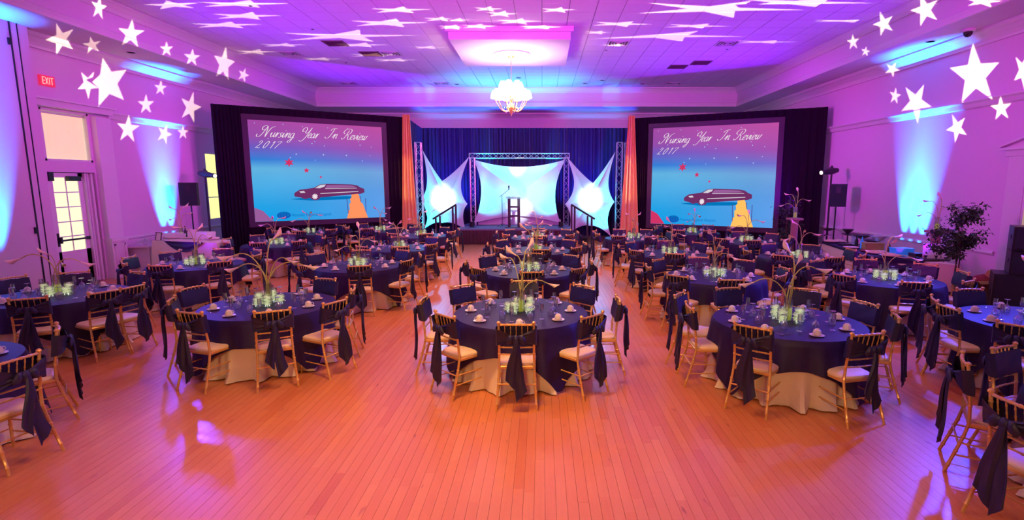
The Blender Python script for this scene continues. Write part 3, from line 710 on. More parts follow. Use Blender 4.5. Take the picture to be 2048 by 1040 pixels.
TB = {  # x, y, words, chair spec, lily azimuths
 'T1': (-.27, 6.58, 'nearest middle table'), 'T2': (-3.69, 6.98, 'near left inner table'),
 'T3': (2.93, 6.15, 'near right inner table'), 'T4': (-7.1, 7.6, 'table beside the glass door'),
 'T5': (-5.75, 4.5, 'table cut by the lower left edge'), 'T6': (5.98, 6.12, 'table by the speaker stack'),
 'T7': (4.6, 3.6, 'table cut by the lower right edge'), 'T8': (-6.95, 10.5, 'table before the cake table'),
 'T9': (-3.63, 10.36, 'second left inner table'), 'T10': (-.23, 9.76, 'second middle table'),
 'T11': (3.03, 9.15, 'second right inner table'), 'T12': (5.85, 8.88, 'table before the ficus'),
 'T13': (-7.06, 14.0, 'third table of the window side'), 'T14': (-3.6, 13.2, 'third left inner table'),
 'T15': (-.14, 12.7, 'third middle table'), 'T16': (2.95, 12.1, 'third right inner table'),
 'T17': (5.65, 11.5, 'table by the near end of the buffet'), 'T18': (-7.6, 17.2, 'table under the left screen'),
 'T19': (-5.5, 18.0, 'table under the left screen edge'), 'T20': (-3.75, 16.3, 'fourth left inner table'),
 'T21': (-.12, 15.7, 'table nearest the stage'), 'T22': (2.7, 15.5, 'table by the right peach drape'),
 'T23': (4.95, 17.3, 'table under the right screen'), 'T24': (5.65, 14.6, 'fourth table of the buffet side'),
}
RAILS = {
 'T2': [(545, 625), (377, 628), (672, 606), (342, 602), (708, 580), (383, 577), (650, 560)],
 'T3': [(1504, 657), (1377, 615), (1738, 672), (1357, 590), (1780, 634), (1732, 608), (1455, 578), (1610, 578)],
 'T4': [(55, 600), (225, 588), (285, 576), (257, 549), (150, 546), (15, 556)],
 'T5': [(33, 722), (108, 660)], 'T6': [(1893, 616), (1986, 592), (1868, 600), (2034, 658)],
 'T7': [(1926, 722), (2030, 704), (2032, 812)],
}
ANG = {'T1': (0, 1), 'T8': 10, 'T9': 18, 'T10': 0, 'T11': -4, 'T12': -14, 'T13': 8, 'T14': 14, 'T15': 3, 'T16': -6, 'T17': 6, 'T18': 12, 'T19': 0, 'T20': 20, 'T21': 0, 'T22': 15, 'T23': 5, 'T24': -10}
SIDE = ['right', 'back right', 'back', 'back left', 'left', 'front left', 'front', 'front right']
cups = []; nch = 0; first = {}
def side_name(a): return SIDE[int(((a+2*pi) % (2*pi))/(pi/4)+.5) % 8]
def putc(proto, loc, rz, label, group, tilt=None, sc_=None):
    k = proto.name; o = place(proto, k in first, loc, rz, label, group, sc_, tilt); first[k] = 1; return o
for ti, (T, (tx, ty, words)) in enumerate(TB.items()):
    near = ty < 11; rr = random.Random(ti)
    o = putc(table0, (tx, ty, 0), rr.random(), 'round banquet table under navy and ivory cloths, %s' % words, 'round banquet tables')
    putc(over_obs[ti % 4], (tx, ty, 0), {'T1': -.46, 'T2': -.53, 'T3': -1.46}.get(T, rr.uniform(-.2, .2)), 'navy overlay cloth with pointed corners on the %s' % words, 'navy overlay cloths')
    putc(under_ob, (tx, ty, 0), rr.random()*6, 'ivory floor-length cloth under the navy one, %s' % words, 'ivory underlay cloths')
    angs = []
    if T in RAILS:
        for k, (px, py) in enumerate(RAILS[T]):
            p = atz(px, py, .91); f = math.atan2(ty-p.y, tx-p.x); a = f+pi
            d_ = math.hypot(tx-p.x, ty-p.y)
            if d_ < 1.1: p.x, p.y = tx+1.1*cos(a), ty+1.1*sin(a)
            if d_ > 1.35 and T not in ('T7', 'T5'): p.x, p.y = tx+1.3*cos(a), ty+1.3*sin(a)
            angs.append((a, p.x, p.y, f))
    else:
        off = 0 if T == 'T1' else ANG[T]
        for k in range(8):
            a = rad(-90+45*k+off+rr.uniform(-4, 4)*(T != 'T1')); rd = 1.2+rr.uniform(-.04, .06)
            angs.append((a, tx+rd*cos(a), ty+rd*sin(a), a+pi+rad(rr.uniform(-6, 6))*(T != 'T1')))
    names_used = {}
    for a, x_, y_, f in angs:
        sn = side_name(a); names_used[sn] = names_used.get(sn, 0)+1
        if names_used[sn] > 1: sn = 'far '+sn if y_ > ty else 'near '+sn
        lab_ = 'gold chair with navy sash, %s of the %s' % (sn, words)
        if len(lab_.split()) > 16: lab_ = lab_.replace('with navy sash, ', '')
        put_chair(x_, y_, f, lab_, 'gold chairs with navy sashes', near, nch); nch += 1
    # settings
    base = angs[0][0]
    for k in range(8):
        a = base+k*pi/4+rr.uniform(-.07, .07); sn = side_name(base-(base % (pi/4) if base % (pi/4) < pi/8 else base % (pi/4)-pi/4)+k*pi/4)
        r1 = .64+rr.uniform(-.03, .03); x_, y_ = tx+r1*cos(a), ty+r1*sin(a)
        if abs(x_/max(1, y_)) > 1.15: pass
        putc(saucer0, (x_, y_, ZT), 0, 'white saucer, %s of the %s' % (sn, words), 'white saucers on the tables')
        putc(cup0, (x_, y_, ZT+.0145), rr.random()*6.28 if k else -.4, 'upturned white cup, %s of the %s' % (sn, words), 'upturned coffee cups')
        a2 = a+.27; r2 = .43+rr.uniform(-.06, .04)
        putc(goblet0, (tx+r2*cos(a2), ty+r2*sin(a2), ZT), 0, 'upturned stem glass, %s of the flowers, %s' % (sn, words), 'upturned stem glasses, %s' % words)
        if near or k % 2 == 0:
            a3 = a-.2; r3 = .50+rr.uniform(-.05, .03)
            putc(flute0, (tx+r3*cos(a3), ty+r3*sin(a3), ZT), 0, 'upright slim flute, %s of the flowers, %s' % (sn, words), 'champagne flutes, %s' % words)
        if near and k % 3 == 0:
            a4 = a+.2; putc(spoon0, (tx+.68*cos(a4), ty+.68*sin(a4), ZT+.002), a4+1.57, 'teaspoon, %s of the %s' % (sn, words), 'teaspoons, %s' % words)
    putc(vase0, (tx, ty, ZT), 0, 'clear cylinder vase of calla lilies on the %s' % words, 'clear lily vases')
    ring = [(.135, -2.2), (.14, -.7), (.14, .6), (.15, 1.9), (.15, 3.2)]
    for q, (rq, aq) in enumerate(ring):
        if not near and q in (4,): continue
        putc(bowl0[q % 3], (tx+rq*cos(aq+ti), ty+rq*sin(aq+ti), ZT), q, 'blossom glass, %s of the lily vase, %s' % (side_name(round((aq+ti)/(pi/4)+.01*q)*pi/4), words), 'blossom glasses, %s' % words)
    spec = {'T1': [(2, -.1, .8), (3, 2.6, .85), (1, 2.3, .9), (1, .6, 1)], 'T2': [(2, 2.9, 1.05), (0, 3.4, 1.1), (2, .3, 1.1), (1, .8, 1.1), (0, -.2, 1)],
            'T3': [(2, 2.9, .95), (1, 1.2, 1), (0, .2, 1), (1, .3, .85)], 'T4': [(2, 3.1, 1.15), (2, -.1, 1.05), (1, 3, .75), (0, -.5, .8)]}.get(T)
    if not spec: spec = [(k, k*1.57+ti*.8+rr.uniform(-.6, .6), rr.uniform(.72, .95)) for k in range(4)]
    for li, a, s_ in spec:
        putc(lilies[li], (tx, ty, ZT+.01), a, '%s calla lily leaning %s, %s' % (['long arched', 'upright', 'low arched', 'tall'][li], side_name(a), words), 'calla lilies, %s' % words, None, s_)
# protos that may be unused -> fine; remove if so
# ------------------------------------------------------------------ projection screens and black drapes
def pleated(w_, z0, z1, depth=.05, n=None, seed=0, top=.2, wtop=None):
    """hanging pleated cloth along local x, centred; closed front and back"""
    rr = random.Random(seed); n = n or max(3, int(w_/.16)); ph = rr.random()*6
    def f(u, v):
        W_ = w_ if wtop is None else wtop+(w_-wtop)*(1-v)
        x_ = (u-.5)*W_; k = 1-top*v
        return (x_, depth*k*(sin(2*pi*n*u+ph+.5*sin(3*u*6))+.35*sin(2*pi*n*2.3*u+ph)), z0+(z1-z0)*v)
    mb = MB().grid(f, n*8, 6)
    k = len(mb.v); mb.v += [(x_, y_+.02, z) for x_, y_, z in mb.v]; mb.f += [tuple(i+k for i in reversed(q)) for q in mb.f[:]]
    return mb
def catmull(pts, k=6):
    out = []
    for i in range(len(pts)-1):
        p0 = pts[max(i-1, 0)]; p1 = pts[i]; p2 = pts[i+1]; p3 = pts[min(i+2, len(pts)-1)]
        for j in range(k):
            t = j/k; out.append(tuple(.5*((2*p1[q])+(-p0[q]+p2[q])*t+(2*p0[q]-5*p1[q]+4*p2[q]-p3[q])*t*t+(-p0[q]+3*p1[q]-3*p2[q]+p3[q])*t**3) for q in (0, 1)))
    out.append(pts[-1]); return out
GL = {
 'n': (1.0, [[(0, .2), (.15, .75), (.28, 1), (.3, .6), (.28, 0)], [(.28, .1), (.4, .6), (.62, .98), (.78, .9), (.76, .4), (.82, .05), (1.0, .2)]]),
 'u': (.98, [[(0, .5), (.15, .95), (.15, .4), (.28, .02), (.5, .15), (.68, .55), (.7, .98)], [(.7, .98), (.7, .3), (.8, .02), (.98, .2)]]),
 'r': (.68, [[(0, .2), (.2, .98), (.24, .6), (.22, 0)], [(.24, .3), (.4, .85), (.62, .98)]]),
 's': (.62, [[(0, .08), (.25, 0), (.45, .22), (.33, .48), (.15, .72), (.3, .98), (.5, .88)]]),
 'i': (.48, [[(0, .2), (.15, .95), (.15, .4), (.24, .02), (.46, .2)], [(.2, 1.38), (.26, 1.48)]]),
 'g': (.92, [[(.65, .85), (.4, 1), (.1, .7), (.1, .2), (.35, 0), (.6, .3), (.68, .95)], [(.68, .95), (.66, -.2), (.45, -.9), (.15, -.95), (.1, -.7), (.4, -.35), (.92, .15)]]),
 'e': (.62, [[(.05, .38), (.4, .55), (.5, .85), (.3, 1), (.08, .7), (.08, .25), (.3, 0), (.62, .2)]]),
 'a': (.9, [[(.6, .85), (.35, 1), (.08, .7), (.08, .2), (.3, 0), (.55, .3), (.65, .95)], [(.65, .95), (.63, .3), (.72, .02), (.9, .2)]]),
 'v': (.8, [[(0, .8), (.15, .98), (.22, .5), (.3, .02), (.6, .5), (.65, .95), (.8, .85)]]),
 'w': (1.15, [[(0, .8), (.12, .98), (.15, .4), (.3, .02), (.5, .4), (.55, .95)], [(.55, .95), (.57, .3), (.7, .02), (.95, .4), (1.0, .95), (1.15, .85)]]),
 'N': (1.95, [[(-.5, .55), (-.45, .1), (0, 0), (.35, .5), (.6, 1.5), (.8, 2.1)], [(.8, 2.1), (.95, 1.5), (1.05, .6), (1.15, 0)], [(1.15, 0), (1.3, 1), (1.55, 1.9), (2.1, 2.2)], [(.8, 2.1), (.3, 2.3), (-.1, 1.9), (.1, 1.4), (.5, 1.5)]]),
 'Y': (1.35, [[(.35, 1.4), (-.1, 1.3), (-.15, 1.9), (.3, 2.2), (.6, 1.8), (.55, 1.2), (.8, .95), (1.2, 1.4), (1.4, 2.15)], [(1.4, 2.15), (1.2, .9), (.9, -.2), (.5, -.75), (0, -.6)]]),
 'I': (1.0, [[(-.5, .3), (-.3, 0), (.2, .1), (.5, .9), (.7, 2.1)], [(.0, 1.7), (.4, 2.15), (1.2, 2.2)]]),
 'R': (1.6, [[(-.2, .3), (0, 0), (.35, .3), (.55, 1.2), (.7, 1.95)], [(.1, 1.2), (-.3, 1.5), (-.1, 2.1), (.6, 2.3), (1.2, 2.1), (1.25, 1.5), (.95, 1.15), (.6, 1.1)], [(.65, 1.1), (.95, .8), (1.1, .2), (1.35, 0), (1.6, .2)]]),
 '2': (1.1, [[(.05, 1.5), (.3, 2), (.7, 1.8), (.6, 1.1), (.05, .05)], [(.05, .05), (.4, .2), (.8, 0), (1.05, .25)]]),
 '0': (1.1, [[(.5, 2), (.15, 1.5), (.1, .6), (.4, 0), (.8, .5), (.85, 1.5), (.5, 2)]]),
 '1': (.75, [[(.1, 1.5), (.4, 1.95), (.4, 0)]]), '7': (1.0, [[(.05, 1.7), (.15, 1.95), (.95, 1.95), (.6, 1.1), (.35, 0)]]),
}
def script_text(mb, txt, x0, z0, s, y, wd=.16, slant=.55, adv=1.0):
    x_ = x0
    for ch in txt:
        if ch == ' ': x_ += s*1.25; continue
        w_, strokes = GL[ch]
        for st in strokes:
            pts = catmull(st, 5); pts = [(x_+s*(p[0]+slant*p[1]), z0+s*p[1]) for p in pts]
            vs = []; n = len(pts)
            for i, p in enumerate(pts):
                a = pts[max(i-1, 0)]; b = pts[min(i+1, n-1)]; dx, dz = b[0]-a[0], b[1]-a[1]; l = math.hypot(dx, dz) or 1
                th = math.atan2(dz, dx); h = s*wd*(.30+.70*abs(sin(th-rad(10)))**1.5)/2
                vs += [(p[0]-dz/l*h, y, p[1]+dx/l*h), (p[0]+dz/l*h, y, p[1]-dx/l*h)]
            mb.add(vs, [(2*i, 2*i+1, 2*i+3, 2*i+2) for i in range(n-1)])
        x_ += s*w_*adv
    return x_
def slide_material():
    m = bpy.data.materials.new('projected_sky_and_wash_glow'); m.use_nodes = True; N, L = nt(m); N.remove(N['Principled BSDF'])
    tc = N.new('ShaderNodeTexCoord'); sx = N.new('ShaderNodeSeparateXYZ'); L.new(tc.outputs['Generated'], sx.inputs[0])
    def ramp(st):
        r = N.new('ShaderNodeValToRGB'); e = r.color_ramp.elements
        e[0].position, e[0].color = st[0][0], (*st[0][1], 1); e[1].position, e[1].color = st[-1][0], (*st[-1][1], 1)
        for p_, c_ in st[1:-1]: q = e.new(p_); q.color = (*c_, 1)
        return r
    A = ramp([(0, (.0, .42, .95)), (.16, (.02, .42, .92)), (.42, (.10, .50, .90)), (.53, (.14, .52, .86)), (.62, (.04, .24, .78)), (.74, (.18, .12, .62)), (.84, (.38, .09, .48)), (1, (.45, .08, .45))])
    B = ramp([(0, (.12, .36, .88)), (.3, (.13, .36, .86)), (.5, (.20, .42, .84)), (.62, (.22, .18, .72)), (.75, (.46, .10, .52)), (1, (.66, .10, .46))])  # right-hand ramp paints in the pink wash glow at the upper right
    L.new(sx.outputs['Z'], A.inputs[0]); L.new(sx.outputs['Z'], B.inputs[0])
    mx = N.new('ShaderNodeMix'); mx.data_type = 'RGBA'; pw = N.new('ShaderNodeMath'); pw.operation = 'POWER'; pw.inputs[1].default_value = 1.5
    L.new(sx.outputs['X'], pw.inputs[0]); L.new(pw.outputs[0], mx.inputs[0]); L.new(A.outputs[0], mx.inputs[6]); L.new(B.outputs[0], mx.inputs[7])
    # a slow drift of light across the sky
    n = N.new('ShaderNodeTexNoise'); n.inputs['Scale'].default_value = 1.6; L.new(tc.outputs['Generated'], n.inputs[0])
    ma = N.new('ShaderNodeMath'); ma.operation = 'MULTIPLY_ADD'; ma.inputs[1].default_value = .3; ma.inputs[2].default_value = .72; L.new(n.outputs['Fac'], ma.inputs[0])
    e = N.new('ShaderNodeEmission'); L.new(mx.outputs[2], e.inputs[0]); L.new(ma.outputs[0], e.inputs[1])
    L.new(e.outputs[0], N['Material Output'].inputs[0]); return m
SL = slide_material()
SE = {k: emission('projected_'+k, c_, s_, False) for k, (c_, s_) in dict(white=((.95, .82, .9), .9), red=((.75, .04, .16), .85), plum=((.20, .035, .16), .8), plumlight=((.36, .12, .36), .9), chrome=((.75, .7, .8), .9),
     carpet=((1, .30, .12), 1.0), carpet2=((1, .52, .12), 1.05), stand=((.10, .07, .35), .8), logo=((.01, .12, .62), .8), logotext=((.0, .20, .75), .7), shadow=((.0, .22, .62), .8), dot=((.45, .6, .95), .9)).items()}
def make_screen(root_loc, rz, label, carpet, warm):
    """screen local: x to the right 0..W, y away, z up"""
    W_, Z0, Z1 = 4.24, 1.12 if warm == 0 else .85, 4.34; Hh = Z1-Z0
    r = empty('projection_screen', root_loc, rz, label, 'screen', 'projection screens')
    MB().bb(0, .0, Z0, W_, .02, Z1).build('screen_surface', SL, r, False)
    fw = .17
    for a in ((-fw, Z0-fw, W_+fw, Z0), (-fw, Z1, W_+fw, Z1+fw), (-fw, Z0, 0, Z1), (W_, Z0, W_+fw, Z1)):
        MB().bb(a[0], -.035, a[1], a[2], .03, a[3]).build('frame_rail', M['frame'], r, False)
    def S(px, py):
        xl = 22+56*(py-40)/985; xr = 1360+15*(py-102)/913; u = (px-xl)/(xr-xl)
        yt = 40+62*(px-22)/1338; yb = 1025-10*(px-78)/1297; v = (py-yt)/(yb-yt)
        return (u*W_, Z1-v*Hh)
    def poly(pts, y, name, m, parent=r):
        q = [S(*p) for p in pts]; return MB().add([(a, y, b) for a, b in q], [tuple(range(len(q)))]).build(name, m, parent, False)
    t = MB(); sc_ = Hh/985
    x1, z1 = S(120, 200); script_text(t, 'Nursing', x1, z1, .155, -.004)
    x1, z1 = S(505, 208); script_text(t, 'Year', x1, z1, .155, -.004)
    x1, z1 = S(770, 213); script_text(t, 'In', x1, z1, .155, -.004)
    x1, z1 = S(925, 222); script_text(t, 'Review', x1, z1, .155, -.004)
    x1, z1 = S(85, 308); script_text(t, '2017', x1, z1, .115, -.004, .2, .75, 1.55)
    t.build('title_lettering', SE['white'], r, False)
    def star(cx_, cy_, R_, k=5):
        return [(cx_+R_*(1 if i % 2 == 0 else .45)*cos(pi/2+i*pi/k)*1.1, cy_-R_*(1 if i % 2 == 0 else .45)*sin(pi/2+i*pi/k)) for i in range(2*k)]
    poly(star(395, 450, 46, 6), -.004, 'red_star', SE['red']); poly(star(560, 528, 28), -.004, 'red_star', SE['red']); poly(star(700, 595, 15), -.004, 'red_star', SE['red'])
    dm = MB()
    for q, (a, b, c_) in enumerate(((465, 368, 8), (732, 376, 9), (968, 382, 9), (620, 265, 7), (742, 288, 6), (1117, 280, 6), (1137, 438, 7), (648, 245, 5), (1238, 300, 5), (408, 402, 7), (648, 428, 5), (85, 72, 5), (345, 82, 5), (530, 102, 5), (782, 112, 5), (990, 115, 5), (205, 218, 6), (1222, 385, 5), (1100, 248, 5))):
        p = [S(a+c_*cos(i*pi/2), b+c_*sin(i*pi/2)) for i in range(4)]; dm.add([(u, -.003, v) for u, v in p], [(0, 1, 2, 3)])
    dm.build('sky_sparkles', SE['dot'], r, False)
    poly([(400, 810), (600, 828), (960, 822), (1120, 800), (960, 790), (560, 795)], -.003, 'car_shadow', SE['shadow'])
    car = [(435, 765), (445, 745), (490, 718), (560, 710), (630, 700), (690, 668), (760, 664), (900, 668), (1020, 674), (1075, 684), (1110, 706), (1150, 720), (1152, 755), (1110, 770), (1000, 775), (800, 790), (690, 798), (680, 815), (640, 826), (605, 815), (590, 800), (540, 812), (500, 795), (445, 785)]
    poly(car, -.004, 'car_silhouette', SE['plum'])
    poly([(640, 704), (693, 673), (748, 671), (735, 690), (690, 706)], -.006, 'car_window', SE['chrome'])
    poly([(760, 676), (900, 677), (1020, 684), (1060, 700), (740, 708)], -.006, 'car_window', SE['plumlight'])
    poly([(485, 735), (530, 730), (545, 748), (500, 750)], -.006, 'headlamp', SE['chrome'])
    poly([(692, 756), (900, 748), (1085, 742), (1085, 748), (900, 756), (692, 763)], -.006, 'chrome_strip', SE['chrome'])
    poly([(740, 709), (1070, 709), (1070, 713), (740, 714)], -.006, 'chrome_strip', SE['chrome'])
    wh = [(637+32*cos(i*pi/10)*(1 if i % 2 else .62), 788+32*sin(i*pi/10)*(1 if i % 2 else .62)) for i in range(20)]
    poly(wh, -.006, 'wheel', SE['white'])
    poly([(1010, 775), (1080, 768), (1098, 800), (1092, 812), (1108, 822), (1112, 860), (1130, 870), (1150, 930), (1185, 1018), (955, 1020), (975, 960), (968, 940), (990, 930), (985, 870), (1002, 858), (995, 818), (1010, 806)], -.006, 'carpet', carpet)
    for a in ((960, 815, 972, 965), (1160, 815, 1162, 960), (1100, 790, 1108, 850)):
        poly([(a[0]-3, a[1]), (a[0]+4, a[1]), (a[2]+4, a[3]), (a[2]-3, a[3])], -.007, 'rope_stand', SE['stand'])
    el = [(337+64*cos(i*pi/12), 968+36*sin(i*pi/12)) for i in range(24)]
    poly(el, -.004, 'logo', SE['logo'])
    el = [(337+50*cos(i*pi/12), 964+26*sin(i*pi/12)) for i in range(24)]; poly(el, -.005, 'logo_ring', SE['shadow'])
    for q in range(3): poly([(300+q*26, 950), (318+q*26, 946), (316+q*26, 985), (298+q*26, 988)], -.006, 'logo_bar', SE['logo'])
    poly([(72, 885), (150, 920), (240, 1022), (79, 1024)], -.004, 'corner_swash', SE['plumlight'] if warm == 0 else SE['red'])
    cu = bpy.data.curves.new('t', 'FONT'); cu.body = 'Houston Regional Hospital'; cu.size = .145; cu.space_character = 1.05
    to = bpy.data.objects.new('t', cu); COL.objects.link(to); bpy.context.view_layer.update()
    me = bpy.data.meshes.new_from_object(to); bpy.data.objects.remove(to); me.materials.clear(); me.materials.append(SE['logotext'])
    x1, z1 = S(410, 982); wmax = max(v.co.x for v in me.vertices); fx = (S(795, 982)[0]-x1)/wmax
    for v in me.vertices: v.co = Vector((x1+v.co.x*fx, -.004, z1+v.co.y))
    ho = bpy.data.objects.new('hospital_lettering', me); COL.objects.link(ho); ho.parent = r
    for k in (-fw+.05, W_+fw-.05): MB().bb(k-.03, .08, 0, k+.03, .13, Z1+fw).bb(k-.05, .08, 0, k+.05, .6, .05).build('leg', M['darkmetal'], r, False)
    return r
# left: plane from (-10.05,16.6) to (-5,20.05); right: (3.35,20.35) to (9.05,17.25)
def plane_frame(a, b): a, b = Vector((*a, 0)), Vector((*b, 0)); d_ = b-a; return a, d_.length, math.atan2(d_.y, d_.x), d_.normalized()
def drape_wall(a, b, s0, s1, label, side):
    A, LN, rz, d_ = plane_frame(a, b)
    o = make_screen(A+d_*s0, rz, label, SE['carpet'] if side == 'left' else SE['carpet2'], 0 if side == 'left' else 1)
    fw = .17; zt = 4.75; zb = .95 if side == 'left' else .68
    def dr(x0, x1, z0, z1, lab, n, seed):
        ob = pleated(x1-x0, z0, z1, .025, n, seed).build('black_drape', M['black'])
        c_ = A+d_*((x0+x1)/2); ob.location = (c_.x, c_.y, 0); ob.rotation_euler = (0, 0, rz)
        tag(ob, lab, 'drape', 'black velour screen drapes')
    dr(0, s0-fw+.01, .01, zt, 'tall black drape on the outer side of the %s screen' % side, 8, 1)
    dr(s0+4.24+fw-.01, LN, .01, zt, 'tall black drape on the stage side of the %s screen' % side, 5, 2)
    dr(s0-fw, s0+4.24+fw, 4.50, zt, 'black valance drape above the %s screen' % side, 18, 3)
    dr(s0-fw, s0+4.24+fw, .01, zb, 'black skirt drape below the %s screen' % side, 22, 4)
    rod = MB().tube([(0, .05, zt-.03), (LN, .05, zt-.03)], .02, 8)
    ob = rod.build('drape_crossbar', M['darkmetal']); ob.location = A; ob.rotation_euler = (0, 0, rz); tag(ob, 'dark crossbar carrying the black drapes of the %s screen' % side, 'pole')
    for k in (0.05, LN-.05):
        ob = MB().tube([(0, .06, 0), (0, .06, zt)], .022, 8).bb(-.2, -.12, 0, .2, .25, .012).build('drape_upright', M['darkmetal']); c_ = A+d_*k; ob.location = (c_.x, c_.y, 0); ob.rotation_euler = (0, 0, rz)
        tag(ob, 'upright pole of the black drapes at the %s end of the %s screen' % ('near' if (k < 1) == (side == 'left') else 'stage', side), 'pole')
drape_wall((-10.05, 16.55), (-5.0, 20.0), .95, 0, 'angled screen left of the stage showing a limousine slide', 'left')
drape_wall((3.37, 20.32), (9.05, 17.25), .82, 0, 'angled screen right of the stage showing a limousine slide', 'right')
# peach drapes
for x_, y_, lab, wt, wb in ((-4.93, 19.85, 'peach satin drape left of the stage', .26, .62), (3.30, 20.15, 'peach satin drape right of the stage', .22, .78)):
    ob = pleated(wb, .02, 4.82, .05, 4, int(wb*100), 0, wt).build('peach_drape', M['peach']); ob.location = (x_, y_-.08, 0); tag(ob, lab, 'drape', 'peach satin drapes')
# stage back drape in panels
for k in range(6):
    x0 = -5.3+k*1.52; ob = pleated(1.53, .01, 4.72, .045, 9, 30+k, .1).build('dark_blue_drape', M['bluedrape']); ob.location = (x0+.76, 23.6, 0)
    tag(ob, 'dark blue pleated panel behind the stage, %s' % ['by the left peach drape', 'behind the left star sail', 'left behind the square sail', 'right behind the square sail', 'behind the right star sail', 'by the right peach drape'][k], 'drape', 'dark blue drape panels behind the stage')
for sx_, a, b in ((-1, (-5.0, 20.1), (-5.3, 23.6)), (1, (3.5, 20.5), (3.8, 23.6))):
    A, LN, rz, d_ = plane_frame(a, b); ob = pleated(LN, .01, 4.74, .04, 14, 50+sx_, .1).build('dark_blue_drape', M['bluedrape']); c_ = A+d_*LN/2
    ob.location = (c_.x, c_.y, 0); ob.rotation_euler = (0, 0, rz); tag(ob, 'dark blue side drape running back beside the %s peach drape' % ('left' if sx_ < 0 else 'right'), 'drape')
# ------------------------------------------------------------------ stage
SX0, SX1, SY0, SY1, SZ = -3.3, 1.12, 20.38, 23.3, .6
st = empty('stage', (0, 0, 0), 0, 'low stage with grey top and maroon pleated skirt', 'stage')
MB().bb(SX0, SY0, SZ-.06, SX1, SY1, SZ).build('stage_top', M['carpet'], st, False)
sk = pleated(SX1-SX0, .01, SZ-.05, .015, 34, 9, 0); sk.v = [(x_+(SX0+SX1)/2, y_+SY0-.03, z) for x_, y_, z in sk.v]; sk.build('skirt', M['skirt'], st)
for x_ in (SX0+.02, SX1-.02): MB().bb(x_-.02, SY0, .01, x_+.02, SY1, SZ-.06).build('side_panel', M['skirt'], st, False)
for x_ in (SX0+.2, (SX0+SX1)/2, SX1-.2):
    for y_ in (SY0+.2, SY1-.2): MB().tube([(x_, y_, 0), (x_, y_, SZ-.06)], .025, 6).build('leg', M['darkmetal'], st)
def truss(p0, p1, w_, label, group='aluminium trusses around the stage'):
    p0, p1 = Vector(p0), Vector(p1); d_ = p1-p0; L_ = d_.length; t = d_.normalized()
    u = Vector((0, 1, 0)) if abs(t.y) < .9 else Vector((1, 0, 0)); v = t.cross(u).normalized()
    r = empty('stage_truss', (0, 0, 0), 0, label, 'truss', group)
    C_ = [(a*w_/2, b*w_/2) for a, b in ((-1, -1), (1, -1), (1, 1), (-1, 1))]
    for a, b in C_: MB().tube([p0+u*a+v*b, p1+u*a+v*b], .017, 7).build('chord', M['alum'], r)
    n = max(2, round(L_/(w_*1.25)))
    for f in range(4):
        a, b = C_[f], C_[(f+1) % 4]; mb = MB()
        for i in range(n):
            q0, q1 = p0+d_*(i/n), p0+d_*((i+1)/n)
            A_, B_ = (a, b) if i % 2 == 0 else (b, a)
            mb.tube([q0+u*A_[0]+v*A_[1], q1+u*B_[0]+v*B_[1]], .0085, 5)
        for e_ in (0, 1): q = p0+d_*e_; mb.tube([q+u*a[0]+v*a[1], q+u*b[0]+v*b[1]], .014, 5)
        mb.build('lattice', M['alum'], r)
    return r
tL, tR = -2.86, 1.0
truss((tL, 22.1, SZ), (tL, 22.1, 3.38), .19, 'left upright truss of the goal-shaped frame on the stage')
truss((tR, 22.1, SZ), (tR, 22.1, 3.38), .19, 'right upright truss of the goal-shaped frame on the stage')
truss((tL-.12, 22.1, 3.46), (tR+.12, 22.1, 3.46), .19, 'horizontal truss across the top of the stage frame')
truss((-4.86, 21.2, .02), (-4.86, 21.2, 3.93), .22, 'tall truss tower beside the left star sail')
truss((3.05, 21.2, .02), (3.05, 21.2, 3.93), .22, 'tall truss tower beside the right star sail')
truss((3.42, 21.6, .02), (3.42, 21.6, 3.95), .2, 'second truss tower close to the right peach drape')
for x_, y_ in ((-4.86, 21.2), (3.05, 21.2)):
    tag(MB().bb(x_-.3, y_-.3, 0, x_+.3, y_+.3, .02).build('truss_base_plate', M['alum'], None, False), 'flat metal base plate under the %s truss tower' % ('left' if x_ < 0 else 'right'), 'plate')
def sail(px_pts, Yp, name, label, ctr, bulge=.25, twist=.15, sag=.2):
    """stretched fabric: star of anchor points joined by concave arcs; px_pts are (point, kind, depth)"""
    P = [atY(px, py, Yp+dy) for px, py, dy in px_pts]; n = len(P); C_ = atY(ctr[0], ctr[1], Yp+.1)
    edge = []
    for i in range(n):
        A, B = P[i], P[(i+1) % n]; s_ = sag[i] if isinstance(sag, (list, tuple)) else sag
        m_ = (A+B)/2; inn = C_-m_; K = 12
        for k in range(K):
            t = k/K; edge.append(A.lerp(B, t)+inn*(s_*4*t*(1-t)))
    N_ = len(edge); vs = [C_]; R_ = 9
    for r_ in range(1, R_+1):
        q = r_/R_
        for j, e_ in enumerate(edge):
            p = C_.lerp(e_, q); p = Vector(p); p.y += .05*sin(8*pi*j/N_)*q*(1-q)*2+bulge*(cos(pi*q)+1)/2; vs.append(p)
    vs[0] = C_+Vector((0, bulge, 0)); fs = [(0, 1+j, 1+(j+1) % N_) for j in range(N_)]
    for r_ in range(R_-1):
        o = 1+r_*N_; fs += [(o+j, o+N_+j, o+N_+(j+1) % N_, o+(j+1) % N_) for j in range(N_)]
    k = len(vs); vs2 = [v+Vector((0, .012, 0)) for v in vs]
    mb = MB().add(vs+vs2, fs+[tuple(i+k for i in reversed(f)) for f in fs]+[(1+(R_-1)*N_+j, 1+(R_-1)*N_+j+k, 1+(R_-1)*N_+(j+1) % N_+k, 1+(R_-1)*N_+(j+1) % N_) for j in range(N_)])
    return tag(mb.build(name, M['fabric']), label, 'sail', 'stretched fabric stage sails')
sail([(947, 319, 0), (1131, 319, 0), (1121, 446, -.2), (1035, 432, .3), (947, 446, -.2)], 22.15, 'fabric_sail', 'square stretched fabric sail behind the lectern', (1037, 385), .55, sag=[.22, .17, .05, .05, .17])
